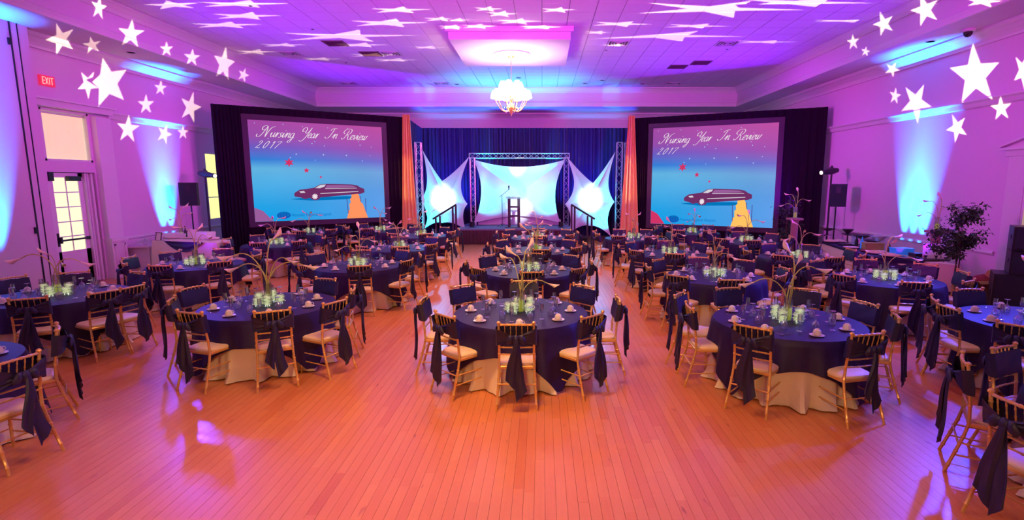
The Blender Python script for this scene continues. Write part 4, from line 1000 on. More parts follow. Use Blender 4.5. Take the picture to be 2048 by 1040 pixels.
sail([(845, 300, -.3), (884, 362, .0), (939, 312, .6), (922, 368, .4), (935, 408, .2), (931, 459, -.1), (884, 446, .0), (848, 458, -.2), (853, 430, 0), (842, 398, .0), (853, 372, 0)], 21.4, 'fabric_sail', 'star shaped fabric sail left of the stage frame', (889, 402), .25, sag=[.08, .08, .12, .1, .15, .12, .12, .1, .05, .05, .1])
sail([(1231, 303, -.3), (1186, 366, .0), (1133, 312, .6), (1148, 368, .4), (1130, 408, .2), (1137, 467, -.1), (1180, 452, .0), (1222, 473, -.2), (1217, 430, 0), (1229, 404, .0), (1217, 372, 0)], 21.4, 'fabric_sail', 'star shaped fabric sail right of the stage frame', (1181, 404), .25, sag=[.08, .08, .12, .1, .15, .12, .12, .1, .05, .05, .1])
# rolled fabric curve at the sail's foot
tag(MB().grid(lambda u, v: (-2.7+3.5*u, 22.35+.15*sin(pi*u), SZ+.005+(.22+.30*sin(pi*u)**.8)*v), 24, 4).build('low_sail', M['fabric'], None), 'low curved fabric strip along the foot of the square sail', 'sail')
# lectern, microphone stand
lc = empty('lectern', (-1.12, 21.2, SZ), 0, 'open lectern of two dark uprights joined by crossbars', 'lectern')
for x_ in (-.19, .19): MB().bb(x_-.055, -.05, .02, x_+.055, .05, 1.14).build('upright', M['darkmetal'], lc, False)
for z in (.42, .78): MB().bb(-.14, -.04, z, .14, .04, z+.07).build('crossbar', M['darkmetal'], lc, False)
MB().box((0, 0, 1.17), (.62, .42, .025), 0, -.25).build('reading_top', M['vase'], lc, False); MB().bb(-.36, -.22, 0, .36, .22, .02).build('base_plate', M['darkmetal'], lc, False)
ms = empty('microphone_stand', (-1.58, 21.0, SZ), 0, 'thin boom microphone stand left of the lectern', 'stand')
MB().tube([(0, 0, .05), (0, 0, 1.27)], .011, 6).build('pole', M['blackp'], ms)
MB().tube([(-.1, 0, 1.22), (.05, -.03, 1.32), (.27, -.08, 1.50)], .009, 6).build('boom', M['blackp'], ms)
MB().lathe([(.005, 0), (.018, .01), (.022, .08), (.03, .10), (.032, .14), (.015, .165), (.002, .17)], 10, (.28, -.085, 1.49)).build('microphone', M['blackp'], ms)
for k in range(3): a = k*2.09+.3; MB().tube([(0, 0, .16), (.30*cos(a), .30*sin(a), .012)], .009, 5).build('leg', M['blackp'], ms)
# stairs with handrails at both ends of the stage
for s_, x0, lab in ((-1, SX0-.02, 'left'), (1, SX1+.02, 'right')):
    stp = empty('stage_steps', (x0, 20.9, 0), 0, 'black portable steps with sloping handrail at the %s end of the stage' % lab, 'stairs', 'portable stage steps')
    for k in range(2):
        z = .40-.2*k; xx = s_*(.16+.30*k); MB().box((xx, 0, z), (.32, .9, .035)).build('tread', M['blackp'], stp, False)
    for yy in (-.43, .43): MB().prism([(0, .0), (s_*.62, 0), (s_*.62, .2), (s_*.32, .42), (0, .42)], yy-.02, yy+.02).build('stringer', M['darkmetal'], stp, False)
    yy = -.46
    for xx, zb_, zt in ((.0, .05, 1.52), (s_*.12, .05, 1.46), (s_*.62, 0, 1.10), (s_*.78, 0, 1.02)): MB().bb(xx-.035, yy-.02, zb_, xx+.035, yy+.02, zt).build('post', M['blackp'], stp, False)
    MB().tube([(-s_*.02, yy, 1.54), (s_*.9, yy, .98)], .035, 8).build('handrail', M['blackp'], stp)
# par cans on the floor lighting sails and walls
def par_can(loc, rz, lab, grp, face=(0, 0, 1)):
    r = empty('uplight_can', loc, rz, lab, 'lamp', grp)
    MB().lathe([(.05, 0), (.085, .02), (.095, .16), (.10, .20), (.09, .20), (.085, .17), (.01, .15)], 14, (0, 0, .04), cap=False).build('body', M['blackp'], r)
    MB().lathe([(.084, .0), (.002, .002)], 14, (0, 0, .20)).build('lens', M['bluegl'], r)
    MB().tube([(-.11, 0, .14), (-.115, 0, .02), (.115, 0, .02), (.11, 0, .14)], .01, 5).build('yoke', M['darkmetal'], r)
    return r
for k, (x_, y_) in enumerate(UPL):
    words_ = ['beside the cake table', 'past the table by the glass door', 'near the lower left table', 'behind the buffet by the ficus', 'by the speaker stack', 'near the lower right table'][k]
    r = empty('uplight_bar', (x_, y_, 0), 0, 'black floor uplight bar against the wall %s' % words_, 'lamp', 'floor uplights along the walls')
    MB().bb(-.07, -.45, .06, .07, .45, .22).build('body', M['blackp'], r, False)
    for q in (-.3, 0, .3): MB().lathe([(.055, .0), (.055, .012), (.002, .014)], 12, (0, q, .22)).build('lens', M['bluegl'], r)
    for q in (-.38, .38): MB().bb(-.1, q-.02, 0, .1, q+.02, .06).build('foot', M['darkmetal'], r, False)
for k, (x_, y_, z) in enumerate(((-2.75, 20.85, SZ), (.75, 20.85, SZ), (-4.6, 20.3, 0), (2.75, 20.3, 0))):
    par_can((x_, y_, z), 0, 'black floor uplight %s' % ['at the left front of the stage', 'at the right front of the stage', 'below the left star sail', 'below the right star sail'][k], 'uplights at the stage')
# ------------------------------------------------------------------ speakers and light stands
def speaker(x_, y_, z0, w_, h_, rz, lab, face_in):
    s_ = empty('speaker_stand', (x_, y_, 0), rz, 'tripod stand under the %s' % lab, 'stand')
    MB().tube([(0, 0, .25), (0, 0, z0)], .02, 8).build('pole', M['blackp'], s_); MB().lathe([(.035, .55), (.045, .58), (.045, .68), (.03, .72)], 10).build('collar', M['blackp'], s_)
    for k in range(3): a = k*2.09+.4; MB().tube([(0, 0, .65), (.48*cos(a), .48*sin(a), .015)], .013, 6).build('leg', M['blackp'], s_)
    b = empty('loudspeaker', (x_, y_, z0), rz, lab, 'speaker')
    MB().prism([(-w_/2, -.15), (w_/2, -.15), (w_/2*.75, .17), (-w_/2*.75, .17)], 0, h_, 'xy').build('cabinet', M['blackp'], b, False)
    MB().bb(-w_/2+.02, -.165, .03, w_/2-.02, -.15, h_-.03).build('grille', M['grille'], b, False)
    MB().lathe([(.04, 0), (.04, .01), (.03, .012)], 12).build('pole_socket', M['blackp'], b)
    MB().bb(-w_/2*.3, -.168, h_-.26, w_/2*.3, -.164, h_-.08).build('horn', M['blackp'], b, False)
speaker(-10.2, 15.45, 1.72, .46, .66, .25, 'black loudspeaker on a pole behind the cake table', 1)
speaker(8.63, 15.6, 1.68, .46, .66, -.3, 'black loudspeaker on a pole left of the right wall uplight', -1)
def light_stand(x_, y_, h_, s_, lab):
    r = empty('light_stand', (x_, y_, 0), 0, lab, 'stand')
    MB().tube([(0, 0, .05), (0, 0, h_+.15)], .028, 8).build('pole', M['blackp'], r)
    for k in range(3): a = k*2.09; MB().tube([(0, 0, .5), (.45*cos(a), .45*sin(a), .012)], .012, 6).build('leg', M['blackp'], r)
    e_ = empty('ellipsoidal_spotlight', (x_, y_, h_), 0, 'black ellipsoidal spotlight on the %s' % ('stand by the left black drape' if s_ > 0 else 'stand by the right loudspeaker'), 'lamp', 'ellipsoidal spotlights')
    d_ = Vector((s_*.9, -.35, -.12)).normalized()
    MB().tube([d_*(-.22), d_*(-.05), d_*.05, d_*.3, d_*.42], [.07, .10, .10, .065, .075], 10).build('barrel', M['blackp'], e_)
    MB().tube([d_*.425, d_*.43], [.055, .055], 10).build('lens', M['lens'], e_)
    MB().tube([(0, 0, .16), (0, .12, .1), (0, .12, -.08)], .012, 6).build('yoke', M['blackp'], e_)
    return r
light_stand(-10.1, 16.05, 2.63, 1, 'black light stand in front of the left black drape')
light_stand(8.7, 16.1, 2.72, -1, 'black light stand beside the right loudspeaker')
# speaker stack at the right edge of the picture
zz = 0
for k, (h_, w_) in enumerate(((.80, 1.0), (.42, .62), (.42, .62))):
    b = empty('stacked_speaker', (8.60, 9.2, zz), rad(-35), 'black speaker cabinet, %s of the stack by the right window' % ['bottom', 'middle', 'top'][k], 'speaker', 'black speaker stack')
    MB().bb(-w_/2, -.3, 0, w_/2, .3, h_-.01).build('cabinet', M['blackp'], b, False); MB().bb(-w_/2+.03, -.32, .03, w_/2-.03, -.3, h_-.04).build('grille', M['grille'], b, False)
    for q in (-1, 1): MB().bb(q*w_/2-.01, -.08, h_*.45, q*w_/2+.01, .08, h_*.6).build('handle', M['darkmetal'], b, False)
    zz += h_
# carton with red cloth by the right wall
p = Vector((8.62, 10.2, 0))
cb = empty('cardboard_box', p, .05, 'open brown carton on the floor below the ficus tree', 'box')
for a in ((-.27, -.2, .27, -.19), (-.27, .19, .27, .2)): MB().bb(a[0], a[1], 0, a[2], a[3], .5).build('side_panel', M['card'], cb, False)
for q in (-.27, .26): MB().bb(q, -.19, 0, q+.01, .19, .5).build('side_panel', M['card'], cb, False)
MB().bb(-.26, -.19, 0, .26, .19, .01).build('base', M['card'], cb, False)
MB().box((.0, -.245, .49), (.54, .1, .008), 0, .5).build('flap', M['card'], cb, False)
MB().bb(.05, -.215, .02, .2, -.2, .45).build('pale_label', M['cardl'], cb, False)
o = MB().grid(lambda u, v: (.25*sin(pi*v)*cos(2*pi*u), .17*sin(pi*v)*sin(2*pi*u), .47-.14*cos(pi*v)*(1+.3*sin(9*u)*sin(7*v))), 18, 9, True).build('red_cloth', M['red']); o.location = p+Vector((.06, 0, 0)); tag(o, 'crumpled red cloth stuffed in the open brown carton', 'cloth')
o = MB().box((0, 0, 0), (.16, .1, .12), .4, .5).build('small_carton', M['cardl'], None, False); o.location = p+Vector((.1, -.08, .64)); tag(o, 'small yellow carton lying on the red cloth', 'box')
# ------------------------------------------------------------------ buffet tables
def cloth_box(corners, z, m, name, lab, drop=None, cat='tablecloth', amp=.02, seed=0, flare=.04):
    """cloth over a rectangular table given by its four corners, top at z, falling to the floor"""
    drop = drop or z-.01; C_ = [Vector((a, b, 0)) for a, b in corners]; cen = sum(C_, Vector())/4; ring = []
    for i in range(4):
        A, B = C_[i], C_[(i+1) % 4]; K = max(6, int((B-A).length/.07)); nrm = Vector(((B-A).y, -(B-A).x, 0)).normalized()
        if nrm.dot((A+B)/2-cen) < 0: nrm = -nrm
        for k in range(K): ring.append((A.lerp(B, k/K), nrm))
    n = len(ring); vs = [Vector((cen.x, cen.y, z))]; R_ = 7
    for q, (p_, nn) in enumerate(ring): vs.append(Vector((p_.x, p_.y, z)))
    for r_ in range(1, R_+1):
        t = r_/R_
        for q, (p_, nn) in enumerate(ring):
            f = amp*t**.7*(sin(q*.9+seed)+.5*sin(q*.37+seed*2)); p2 = p_+nn*(f+.01+flare*t); vs.append(Vector((p2.x, p2.y, z-drop*t)))
    fs = [(0, 1+j, 1+(j+1) % n) for j in range(n)]
    for r_ in range(R_): o = 1+r_*n; fs += [(o+j, o+n+j, o+n+(j+1) % n, o+(j+1) % n) for j in range(n)]
    return tag(MB().add(vs, fs).build(name, m), lab, cat)
def swag(p0, p1, z, dz, m, lab, out):
    """hanging triangular swag of cloth between two points on a table edge"""
    p0, p1 = Vector((*p0, z)), Vector((*p1, z)); o_ = Vector((*out, 0))
    def f(u, v):
        p_ = p0.lerp(p1, u); d_ = dz*sin(pi*u)**.9
        q = p_+o_*(.02+.03*v+.012*sin(v*12+u*3)); return (q.x, q.y, z+.004-d_*v)
    return tag(MB().grid(f, 20, 8).build('table_swag', m), lab, 'cloth')
bt = []
def btable(corners, z, lab):
    t = empty('banquet_trestle_table', (0, 0, 0), 0, lab, 'table')
    C_ = [Vector((a, b, 0)) for a, b in corners]; cen = sum(C_, Vector())/4
    q = [c_.lerp(cen, .03) for c_ in C_]
    MB().add([(v.x, v.y, z-.04) for v in q]+[(v.x, v.y, z-.01) for v in q], [(3, 2, 1, 0), (4, 5, 6, 7), (0, 1, 5, 4), (1, 2, 6, 5), (2, 3, 7, 6), (3, 0, 4, 7)]).build('tabletop', M['darkwood'], t, False)
    for c_ in C_: v = c_.lerp(cen, .15); MB().tube([(v.x, v.y, 0), (v.x, v.y, z-.03)], .018, 6).build('leg', M['darkmetal'], t)
    return t
# right: long table along the wall then a leg turning towards the wall
a0 = atz(1645, 483, .78); a1 = atz(1742, 513, .78); a2 = atz(1921, 531, .78)
far = [(a0.x, a0.y), (a1.x, a1.y), (a1.x+.80, a1.y+.25), (a0.x+.80, a0.y+.15)]
near_ = [(a1.x+.02, a1.y-.02), (a2.x, a2.y), (a2.x+.05, a2.y+.85), (a1.x+.1, a1.y+.72)]
for cr_, lab in ((far, 'long buffet table running along the right wall'), (near_, 'near buffet table in front of the ficus tree')):
    btable(cr_, .77, lab); cloth_box(cr_, .78, M['ivory'], 'buffet_cloth', 'ivory floor-length cloth on the %s' % lab, seed=len(lab))
d1 = (Vector((a1.x, a1.y))-Vector((a0.x, a0.y))).normalized()
fr_ = [(a0.x+.0, a0.y+.0), (a1.x-.02, a1.y+.02), (a1.x+.5, a1.y+.2), (a0.x+.5, a0.y+.1)]
cloth_box(fr_, .785, M['navytop'], 'buffet_runner', 'navy runner on the long buffet table', .06, 'cloth', .004, 3, 0)
dn = Vector((a2.x-a1.x, a2.y-a1.y)); nd = Vector((dn.y, -dn.x)).normalized()
if nd.y > 0: nd = -nd
def npt(t): return (a1.x+.02+dn.x*t, a1.y-.02+dn.y*t)
swag(npt(.02), npt(.62), .785, .42, M['navytop'], 'navy swag hanging from the near buffet table', nd)
nr = [npt(.02), npt(.62), (npt(.62)[0]+.03, npt(.62)[1]+.7), (npt(.02)[0]+.05, npt(.02)[1]+.68)]
cloth_box(nr, .784, M['navytop'], 'buffet_runner', 'navy cloth laid over the near buffet table', .03, 'cloth', .003, 5, 0)
ZB = .79
def at_b(px, py, z=ZB): return on_table(px, py, z, .15)
TABLES = [far, near_]
def on_table(px, py, z, m=.0):
    def inside(p, poly):
        c_ = (sum(a for a, b in poly)/4, sum(b for a, b in poly)/4); sg = None
        for i in range(4):
            a, b = poly[i], poly[(i+1) % 4]; a = (a[0]+(c_[0]-a[0])*m, a[1]+(c_[1]-a[1])*m); b = (b[0]+(c_[0]-b[0])*m, b[1]+(c_[1]-b[1])*m)
            v = (b[0]-a[0])*(p.y-a[1])-(b[1]-a[1])*(p.x-a[0])
            if sg is None: sg = v > 0
            elif (v > 0) != sg: return False
        return True
    for k in range(60):
        for s_ in ((1, -1) if k else (1,)):
            p = atz(px, py+k*.7*s_, z)
            if any(inside(p, t) for t in TABLES): return p
    return atz(px, py, z)

def platter(px, py, r_, m, lab, h=.03, z=ZB, food=None, grp=None):
    p_ = on_table(px, py, z, .18); e_ = empty('serving_platter', (p_.x, p_.y, z), 0, lab, 'platter', grp)
    MB().lathe([(r_*.6, 0), (r_*.95, .012), (r_, h), (r_*.97, h), (r_*.9, .018), (.002, .014)], 22).build('dish', M[m], e_)
    if food: MB().lathe([(r_*.8, .016), (r_*.75, .05), (r_*.4, .07), (.002, .075)], 16).build('food', M[food], e_)
def bowl_stand(px, py, r_, h_, m, lab, z=ZB):
    p_ = on_table(px, py, z, .18); e_ = empty('footed_bowl', (p_.x, p_.y, z), 0, lab, 'bowl')
    MB().lathe([(r_*.55, 0), (.02, .02), (.015, h_*.55), (.03, h_*.6)], 16).build('foot', M[m], e_); MB().lathe([(.01, h_*.58), (r_*.3, h_*.68), (r_, h_), (r_*.97, h_), (r_*.28, h_*.71), (.002, h_*.62)], 20, cap=False).build('bowl', M[m], e_)
for n_, (px, py, r_, m, food, lab) in enumerate([
 (1662, 476, .22, 'darkwood', 'cake', 'round dark platter of pastries at the far end of the buffet'), (1678, 484, .20, 'china', 'cake', 'white platter of bread near the far end of the buffet'),
 (1690, 490, .17, 'darkwood', None, 'flat dark tray on the navy runner of the buffet'), (1702, 496, .18, 'china', None, 'thin white platter on the navy runner of the buffet'),
 (1722, 492, .20, 'steel', None, 'silver tray in the middle of the buffet'), (1738, 503, .18, 'red', None, 'dark red plate at the buffet corner'),
 (1756, 507, .22, 'china', 'cake', 'pink-rimmed platter of sweets at the buffet corner'), (1783, 513, .24, 'steel', 'cake', 'silver platter with food on the near buffet table'),
 (1812, 516, .20, 'china', None, 'pale plate on the near buffet table'), (1640, 472, .2, 'steel', None, 'silver platter under the pedestal at the buffet end')]):
    platter(px, py, r_, m, lab, food=food)
# raised trays along the back of the buffet
for n_, (px, py, r_, h_) in enumerate([(1700, 478, .24, .22), (1722, 482, .28, .26), (1742, 487, .26, .20), (1655, 470, .22, .2)]):
    bowl_stand(px, py, r_, h_, 'darkwood', 'dark footed tray on the buffet, %s' % ['far one', 'broad one', 'one by the blue bottle', 'one at the end'][n_])
bowl_stand(1755, 487, .20, .32, 'vase', 'tall wide martini-shaped glass bowl on the buffet')
bowl_stand(1694, 470, .15, .35, 'darkwood', 'dark flared bowl at the back of the buffet below the loudspeaker')
def bottle(px, py, m, lab, h=.28, z=ZB):
    p_ = on_table(px, py, z, .18); e_ = empty('bottle', (p_.x, p_.y, z), 0, lab, 'bottle')
    MB().lathe([(.002, 0), (.038, 0), (.04, .01), (.04, h*.6), (.015, h*.78), (.013, h), (.002, h)], 14).build('body', M[m], e_); MB().lathe([(.016, h), (.016, h+.02), (.002, h+.02)], 10).build('cap', M['darkmetal'], e_)
bottle(1723, 497, 'bluegl', 'blue glass bottle on the buffet'); bottle(1712, 494, 'darkmetal', 'dark bottle beside the blue one on the buffet'); bottle(1778, 494, 'darkwood', 'small dark bottle behind the buffet baskets', .2)
def crate(px, py, w_, d_, h_, m, lab, rz=0, z=ZB, name='serving_box'):
    p_ = on_table(px, py, z, .18); e_ = empty(name, (p_.x, p_.y, z), rz, lab, 'box')
    for y_ in (-d_/2, d_/2-.012): MB().bb(-w_/2, y_, 0, w_/2, y_+.012, h_).build('side_panel', M[m], e_, False)
    for x_ in (-w_/2, w_/2-.012): MB().bb(x_, -d_/2, 0, x_+.012, d_/2, h_).build('side_panel', M[m], e_, False)
    MB().bb(-w_/2, -d_/2, 0, w_/2, d_/2, .012).build('base', M[m], e_, False)
    MB().bb(-w_/2-.01, -d_/2-.01, h_-.012, w_/2+.01, d_/2+.01, h_+.006).build('rim', M[m], e_, False)
crate(1745, 499, .40, .25, .16, 'wicker', 'long wicker basket at the buffet corner', -.15, name='wicker_basket')
crate(1802, 507, .36, .28, .18, 'bluegl', 'clear blue-lit box on the near buffet table', -.1)  # blue light on the clear box painted in as glowing blue glass
crate(1706, 484, .2, .12, .18, 'paper', 'small pale blue-lit carton on the buffet', .1)
crate(1832, 515, .2, .2, .1, 'darkwood', 'dark low box on the near buffet table', .1)
p_ = at_b(1785, 505); o = MB().lathe([(.002, 0), (.04, .01), (.055, .05), (.045, .09), (.002, .105)], 14).build('peach_fruit', M['cake']); o.location = p_; tag(o, 'round peach-coloured fruit on the near buffet table', 'fruit')
# chafing tray and menu card at the ivory end
p_ = at_b(1862, 520); e_ = empty('chafing_tray', p_, -.1, 'dark shallow tray with two small cups on the ivory buffet end', 'tray')
MB().bb(-.27, -.17, .0, .27, .17, .035).build('tray', M['darkwood'], e_, False)
for q in (-1, 1): MB().bb(q*.27-.015, -.06, .03, q*.27+.015, .06, .06).build('handle', M['darkmetal'], e_, False)
for q in (-.12, .10): o = MB().lathe([(.02, 0), (.015, .02), (.04, .06), (.036, .06), (.002, .03)], 12).build('small_dark_cup', M['darkwood']); o.location = p_+Vector((q, 0, .036)); tag(o, 'small dark footed cup on the %s side of the dark tray' % ('left' if q < 0 else 'right'), 'cup')
p_ = at_b(1876, 517); e_ = empty('menu_card', p_+Vector((0, .12, 0)), -.1, 'large tilted pink-lit menu card on the ivory buffet end', 'card')
MB().add([(-.22, 0, 0), (.22, 0, 0), (.17, .12, .33), (-.17, .12, .33), (-.22, .01, 0), (.22, .01, 0), (.17, .13, .33), (-.17, .13, .33)], [(0, 1, 2, 3), (7, 6, 5, 4), (3, 2, 6, 7), (0, 3, 7, 4), (2, 1, 5, 6)]).build('card', M['paper'], e_, False)
MB().tube([(0, .13, .28), (0, .26, 0)], .008, 5).build('strut', M['darkmetal'], e_)
# pedestals with lilies
def pedestal(x_, y_, z0, h_, r_, lab):
    e_ = empty('pedestal', (x_, y_, z0), 0, lab, 'pedestal')
    MB().bb(-r_*1.25, -r_*1.25, 0, r_*1.25, r_*1.25, .05).build('base', M['terra'], e_, False)
    fl = MB(); n = 48; vs = []
    prof = [(1.05, .05), (1.05, .08), (.85, .11), (.80, h_*.5), (.78, h_-.14), (.85, h_-.10), (1.15, h_-.05)]
    for rr_, z in prof:
        for j in range(n): a = 2*pi*j/n; q = r_*rr_*(1-.06*(j % 4 < 2)*(0.1 < (z/h_) < .9)); vs.append((q*cos(a), q*sin(a), z))
    fl.add(vs, [(i*n+j, i*n+(j+1) % n, (i+1)*n+(j+1) % n, (i+1)*n+j) for i in range(len(prof)-1) for j in range(n)]).build('fluted_shaft', M['terra'], e_)
    MB().bb(-r_*1.35, -r_*1.35, h_-.05, r_*1.35, r_*1.35, h_).build('capital', M['terra'], e_, False)
pz = atz(1590, 462, .78)
for (px, py, zt, words_) in ((1590, 436, 1.25, 'pedestal before the right black drape'), (1873, 461, 1.47, 'pedestal by the ficus tree')):
    Y_ = 14.6 if px < 1700 else 11.7
    p_ = atY(px, py, Y_); pedestal(p_.x, Y_, 0 if px < 1700 else 0, p_.z, .12, 'pinkish fluted plaster ' + words_)
    putc(vase0, (p_.x, Y_, p_.z), 0, 'tall clear vase of lilies on the %s' % words_, 'clear lily vases')
    for li, a, s_ in ((2, 3.0, .75), (1, .8, .9), (0, .1, .8), (3, 2.6, .8)): putc(lilies[li], (p_.x, Y_, p_.z+.01), a, '%s calla lily leaning %s on the %s' % (['long arched', 'upright', 'low arched', 'tall'][li], side_name(a), words_), 'calla lilies, %s' % words_, None, s_)
# ------------------------------------------------------------------ ficus tree and dark palm
def tree(x_, y_, z0, h_, crown, lab, seed, m, n=520, ls=.055, trunks=3, z1f=.5):
    rr_ = random.Random(seed); e_ = empty('ficus_tree', (x_, y_, z0), 0, lab, 'tree')
    MB().lathe([(.002, 0), (.13, 0), (.17, .26), (.18, .28), (.16, .28), (.15, .24), (.002, .24)], 18).build('pot', M['darkwood'], e_)
    tr_ = MB(); tips = []
    for k in range(trunks):
        a = k*2.1; pts = [Vector((.03*cos(a+t*3), .03*sin(a+t*3), .24+t*(h_*.75-.24))) for t in [i/8 for i in range(9)]]; tr_.tube(pts, [.014-.005*i/8 for i in range(9)], 6); 
    for k in range(26):
        z = h_*rr_.uniform(z1f*.8, .9); a = rr_.random()*6.28; q = crown*rr_.uniform(.4, 1)*(1-.55*max(0, (z/h_-.7)/.3))
        b0 = Vector((0, 0, z-.1)); b2 = Vector((q*cos(a), q*sin(a), z+rr_.uniform(0, .18)*h_*.5)); b1 = (b0+b2)/2+Vector((0, 0, .05))
        tr_.tube([b0, b1, b2], [.007, .005, .003], 5, cap=False); tips += [b0.lerp(b2, .5), b0.lerp(b2, .75), b2, b2]
    tr_.build('trunk', M['bark'], e_)
    lf_ = MB()
    for k in range(n):
        c_ = rr_.choice(tips)+Vector((rr_.gauss(0, .06), rr_.gauss(0, .06), rr_.gauss(0, .05))); a = rr_.random()*6.28; t = rr_.uniform(-1.2, .5)
        d_ = Vector((cos(a)*cos(t), sin(a)*cos(t), sin(t))); s_ = Vector((-sin(a), cos(a), rr_.uniform(-.5, .5))).normalized(); L_ = ls*rr_.uniform(.7, 1.3)
        up = d_.cross(s_)*(L_*.12)
        lf_.add([c_, c_+d_*L_*.5+s_*L_*.28-up, c_+d_*L_, c_+d_*L_*.5-s_*L_*.28-up, c_+d_*L_*.5], [(0, 1, 4), (1, 2, 4), (2, 3, 4), (3, 0, 4)])
    o_ = lf_.build('foliage', M[m], e_, False); o_['kind'] = 'stuff'
    return e_
tree(7.9, 9.95, 0, 2.05, .42, 'leafy potted ficus tree at the near end of the buffet', 4, 'leaf', 2200, .075, 3, .60)
tree(7.6, 16.4, 0, 2.25, .42, 'dark potted shrub in front of the right black drape', 9, 'leaf', 1100, .07, 2, .35)
# ------------------------------------------------------------------ cake table on the left
b0, b1 = atz(304, 482, .91), atz(440, 488, .91)
b2, b3 = atz(418, 464, .91), atz(318, 466, .91)
cl = [(b0.x, b0.y), (b1.x-.15, b1.y+.1), (b1.x-.25, b1.y+.85), (b0.x+.0, b0.y+.85)]
TABLES.append(cl); btable(cl, .91, 'cake table along the left wall'); cloth_box(cl, .92, M['ivory'], 'cake_table_cloth', 'ivory floor-length cloth on the cake table', seed=2, amp=.03, flare=.08)
w_ = Vector((cl[1][0]-cl[0][0], cl[1][1]-cl[0][1])); nn = Vector((w_.y, -w_.x)).normalized()
if nn.y > 0: nn = -nn
swag((cl[0][0]+w_.x*.22, cl[0][1]+w_.y*.22), (cl[0][0]+w_.x*.82, cl[0][1]+w_.y*.82), .925, .26, M['navytop'], 'navy swag hanging from the front of the cake table', nn)
def solidbox(px, py, z, w1, d1_, h1, m, lab, name, rz=0, lid=True):
    p_ = on_table(px, py, z, .18); e_ = empty(name, (p_.x, p_.y, z), rz, lab, 'box')
    MB().bb(-w1/2, -d1_/2, 0, w1/2, d1_/2, h1*.65).build('box_base', M[m], e_, False)
    MB().bb(-w1/2-.006, -d1_/2-.006, h1*.62, w1/2+.006, d1_/2+.006, h1).build('lid', M[m], e_, False)
solidbox(357, 470, .925, .55, .35, .13, 'whitebox', 'wide white cake box on the cake table', 'cake_box', .05)
solidbox(409, 468, .925, .40, .32, .18, 'whitebox', 'taller white box at the drape end of the cake table', 'cake_box', -.1)
for px, py, r_, lab in ((350, 476, .26, 'white oval tray in front of the cake box'), (385, 475, .2, 'white tray beside the menu card on the cake table'), (425, 474, .17, 'white plate at the right end of the cake table')):
    platter(px, py, r_, 'china', lab, .05, .925)
p_ = on_table(386, 470, .925, .2); e_ = empty('menu_card', p_, .1, 'upright pink-lit menu card on the cake table', 'card'); MB().box((0, 0, .12), (.22, .01, .24), 0, -.2).build('card', M['paper'], e_, False); MB().tube([(0, .03, .2), (0, .12, 0)], .006, 5).build('strut', M['paper'], e_)
p_ = on_table(318, 481, .925, .1); e_ = empty('photo_frame', p_, -.2, 'small dark picture frame at the left end of the cake table', 'frame')
for q in (-.08, .08): MB().box((q, 0, .1), (.015, .015, .2), 0, -.25).build('side_rail', M['darkwood'], e_, False)
MB().box((0, .0, .195), (.17, .015, .015), 0, -.25).build('top_rail', M['darkwood'], e_, False); MB().box((0, .004, .1), (.15, .006, .19), 0, -.25).build('picture', M['paper'], e_, False)
MB().tube([(-.1, -.02, 0), (.14, .02, .0)], .01, 5).build('foot', M['darkwood'], e_)
vp = on_table(363, 467, .925, .2)
putc(vase0, vp, 0, 'tall clear vase of lilies standing on the cake table', 'clear lily vases')
for li, a, s_ in ((1, 3.3, .95), (3, .3, .8), (1, .2, 1.0), (0, 2.8, .8)): putc(lilies[li], vp+Vector((0, 0, .01)), a, '%s calla lily leaning %s on the cake table' % (['long arched', 'upright', 'low arched', 'tall'][li], side_name(a)), 'calla lilies on the cake table', None, s_)
bottle(372, 463, 'darkwood', 'dark bottle behind the white cake box', .3, .925)
# glassware cart by the left wall
e_ = empty('side_counter', (-10.45, 13.95, 0), 0, 'pale side table against the wall left of the cake table', 'table')
MB().bb(-.33, -.45, .72, .33, .95, .76).build('tabletop', M['wall'], e_, False)
for x_, y_ in ((-.3, -.4), (.3, -.4), (-.3, .9), (.3, .9)): MB().bb(x_-.02, y_-.02, 0, x_+.02, y_+.02, .72).build('leg', M['wall'], e_, False)
cloth_box([(-10.76, 13.62), (-10.14, 13.62), (-10.14, 14.9), (-10.76, 14.9)], .77, M['wall'], 'side_table_cloth', 'pale cloth on the side table by the left wall', .68, seed=8, amp=.008, flare=.01)
for k in range(10): putc(goblet0, (-10.25-.08*(k % 2), 13.6+.09*k, .775), 0, '%s upturned glass in the row on the side table' % ['nearest', 'second', 'third', 'fourth', 'fifth', 'sixth', 'seventh', 'eighth', 'ninth', 'farthest'][k], 'glasses on the side table')
MB_ = empty('serving_tray', (-10.4, 14.62, .775), 0, 'dark lidded tray on the side table by the wall', 'tray'); MB().bb(-.2, -.18, 0, .2, .18, .03).build('tray', M['darkwood'], MB_, False); MB().bb(-.18, -.16, .03, .18, .16, .09).build('lid', M['steel'], MB_, False)

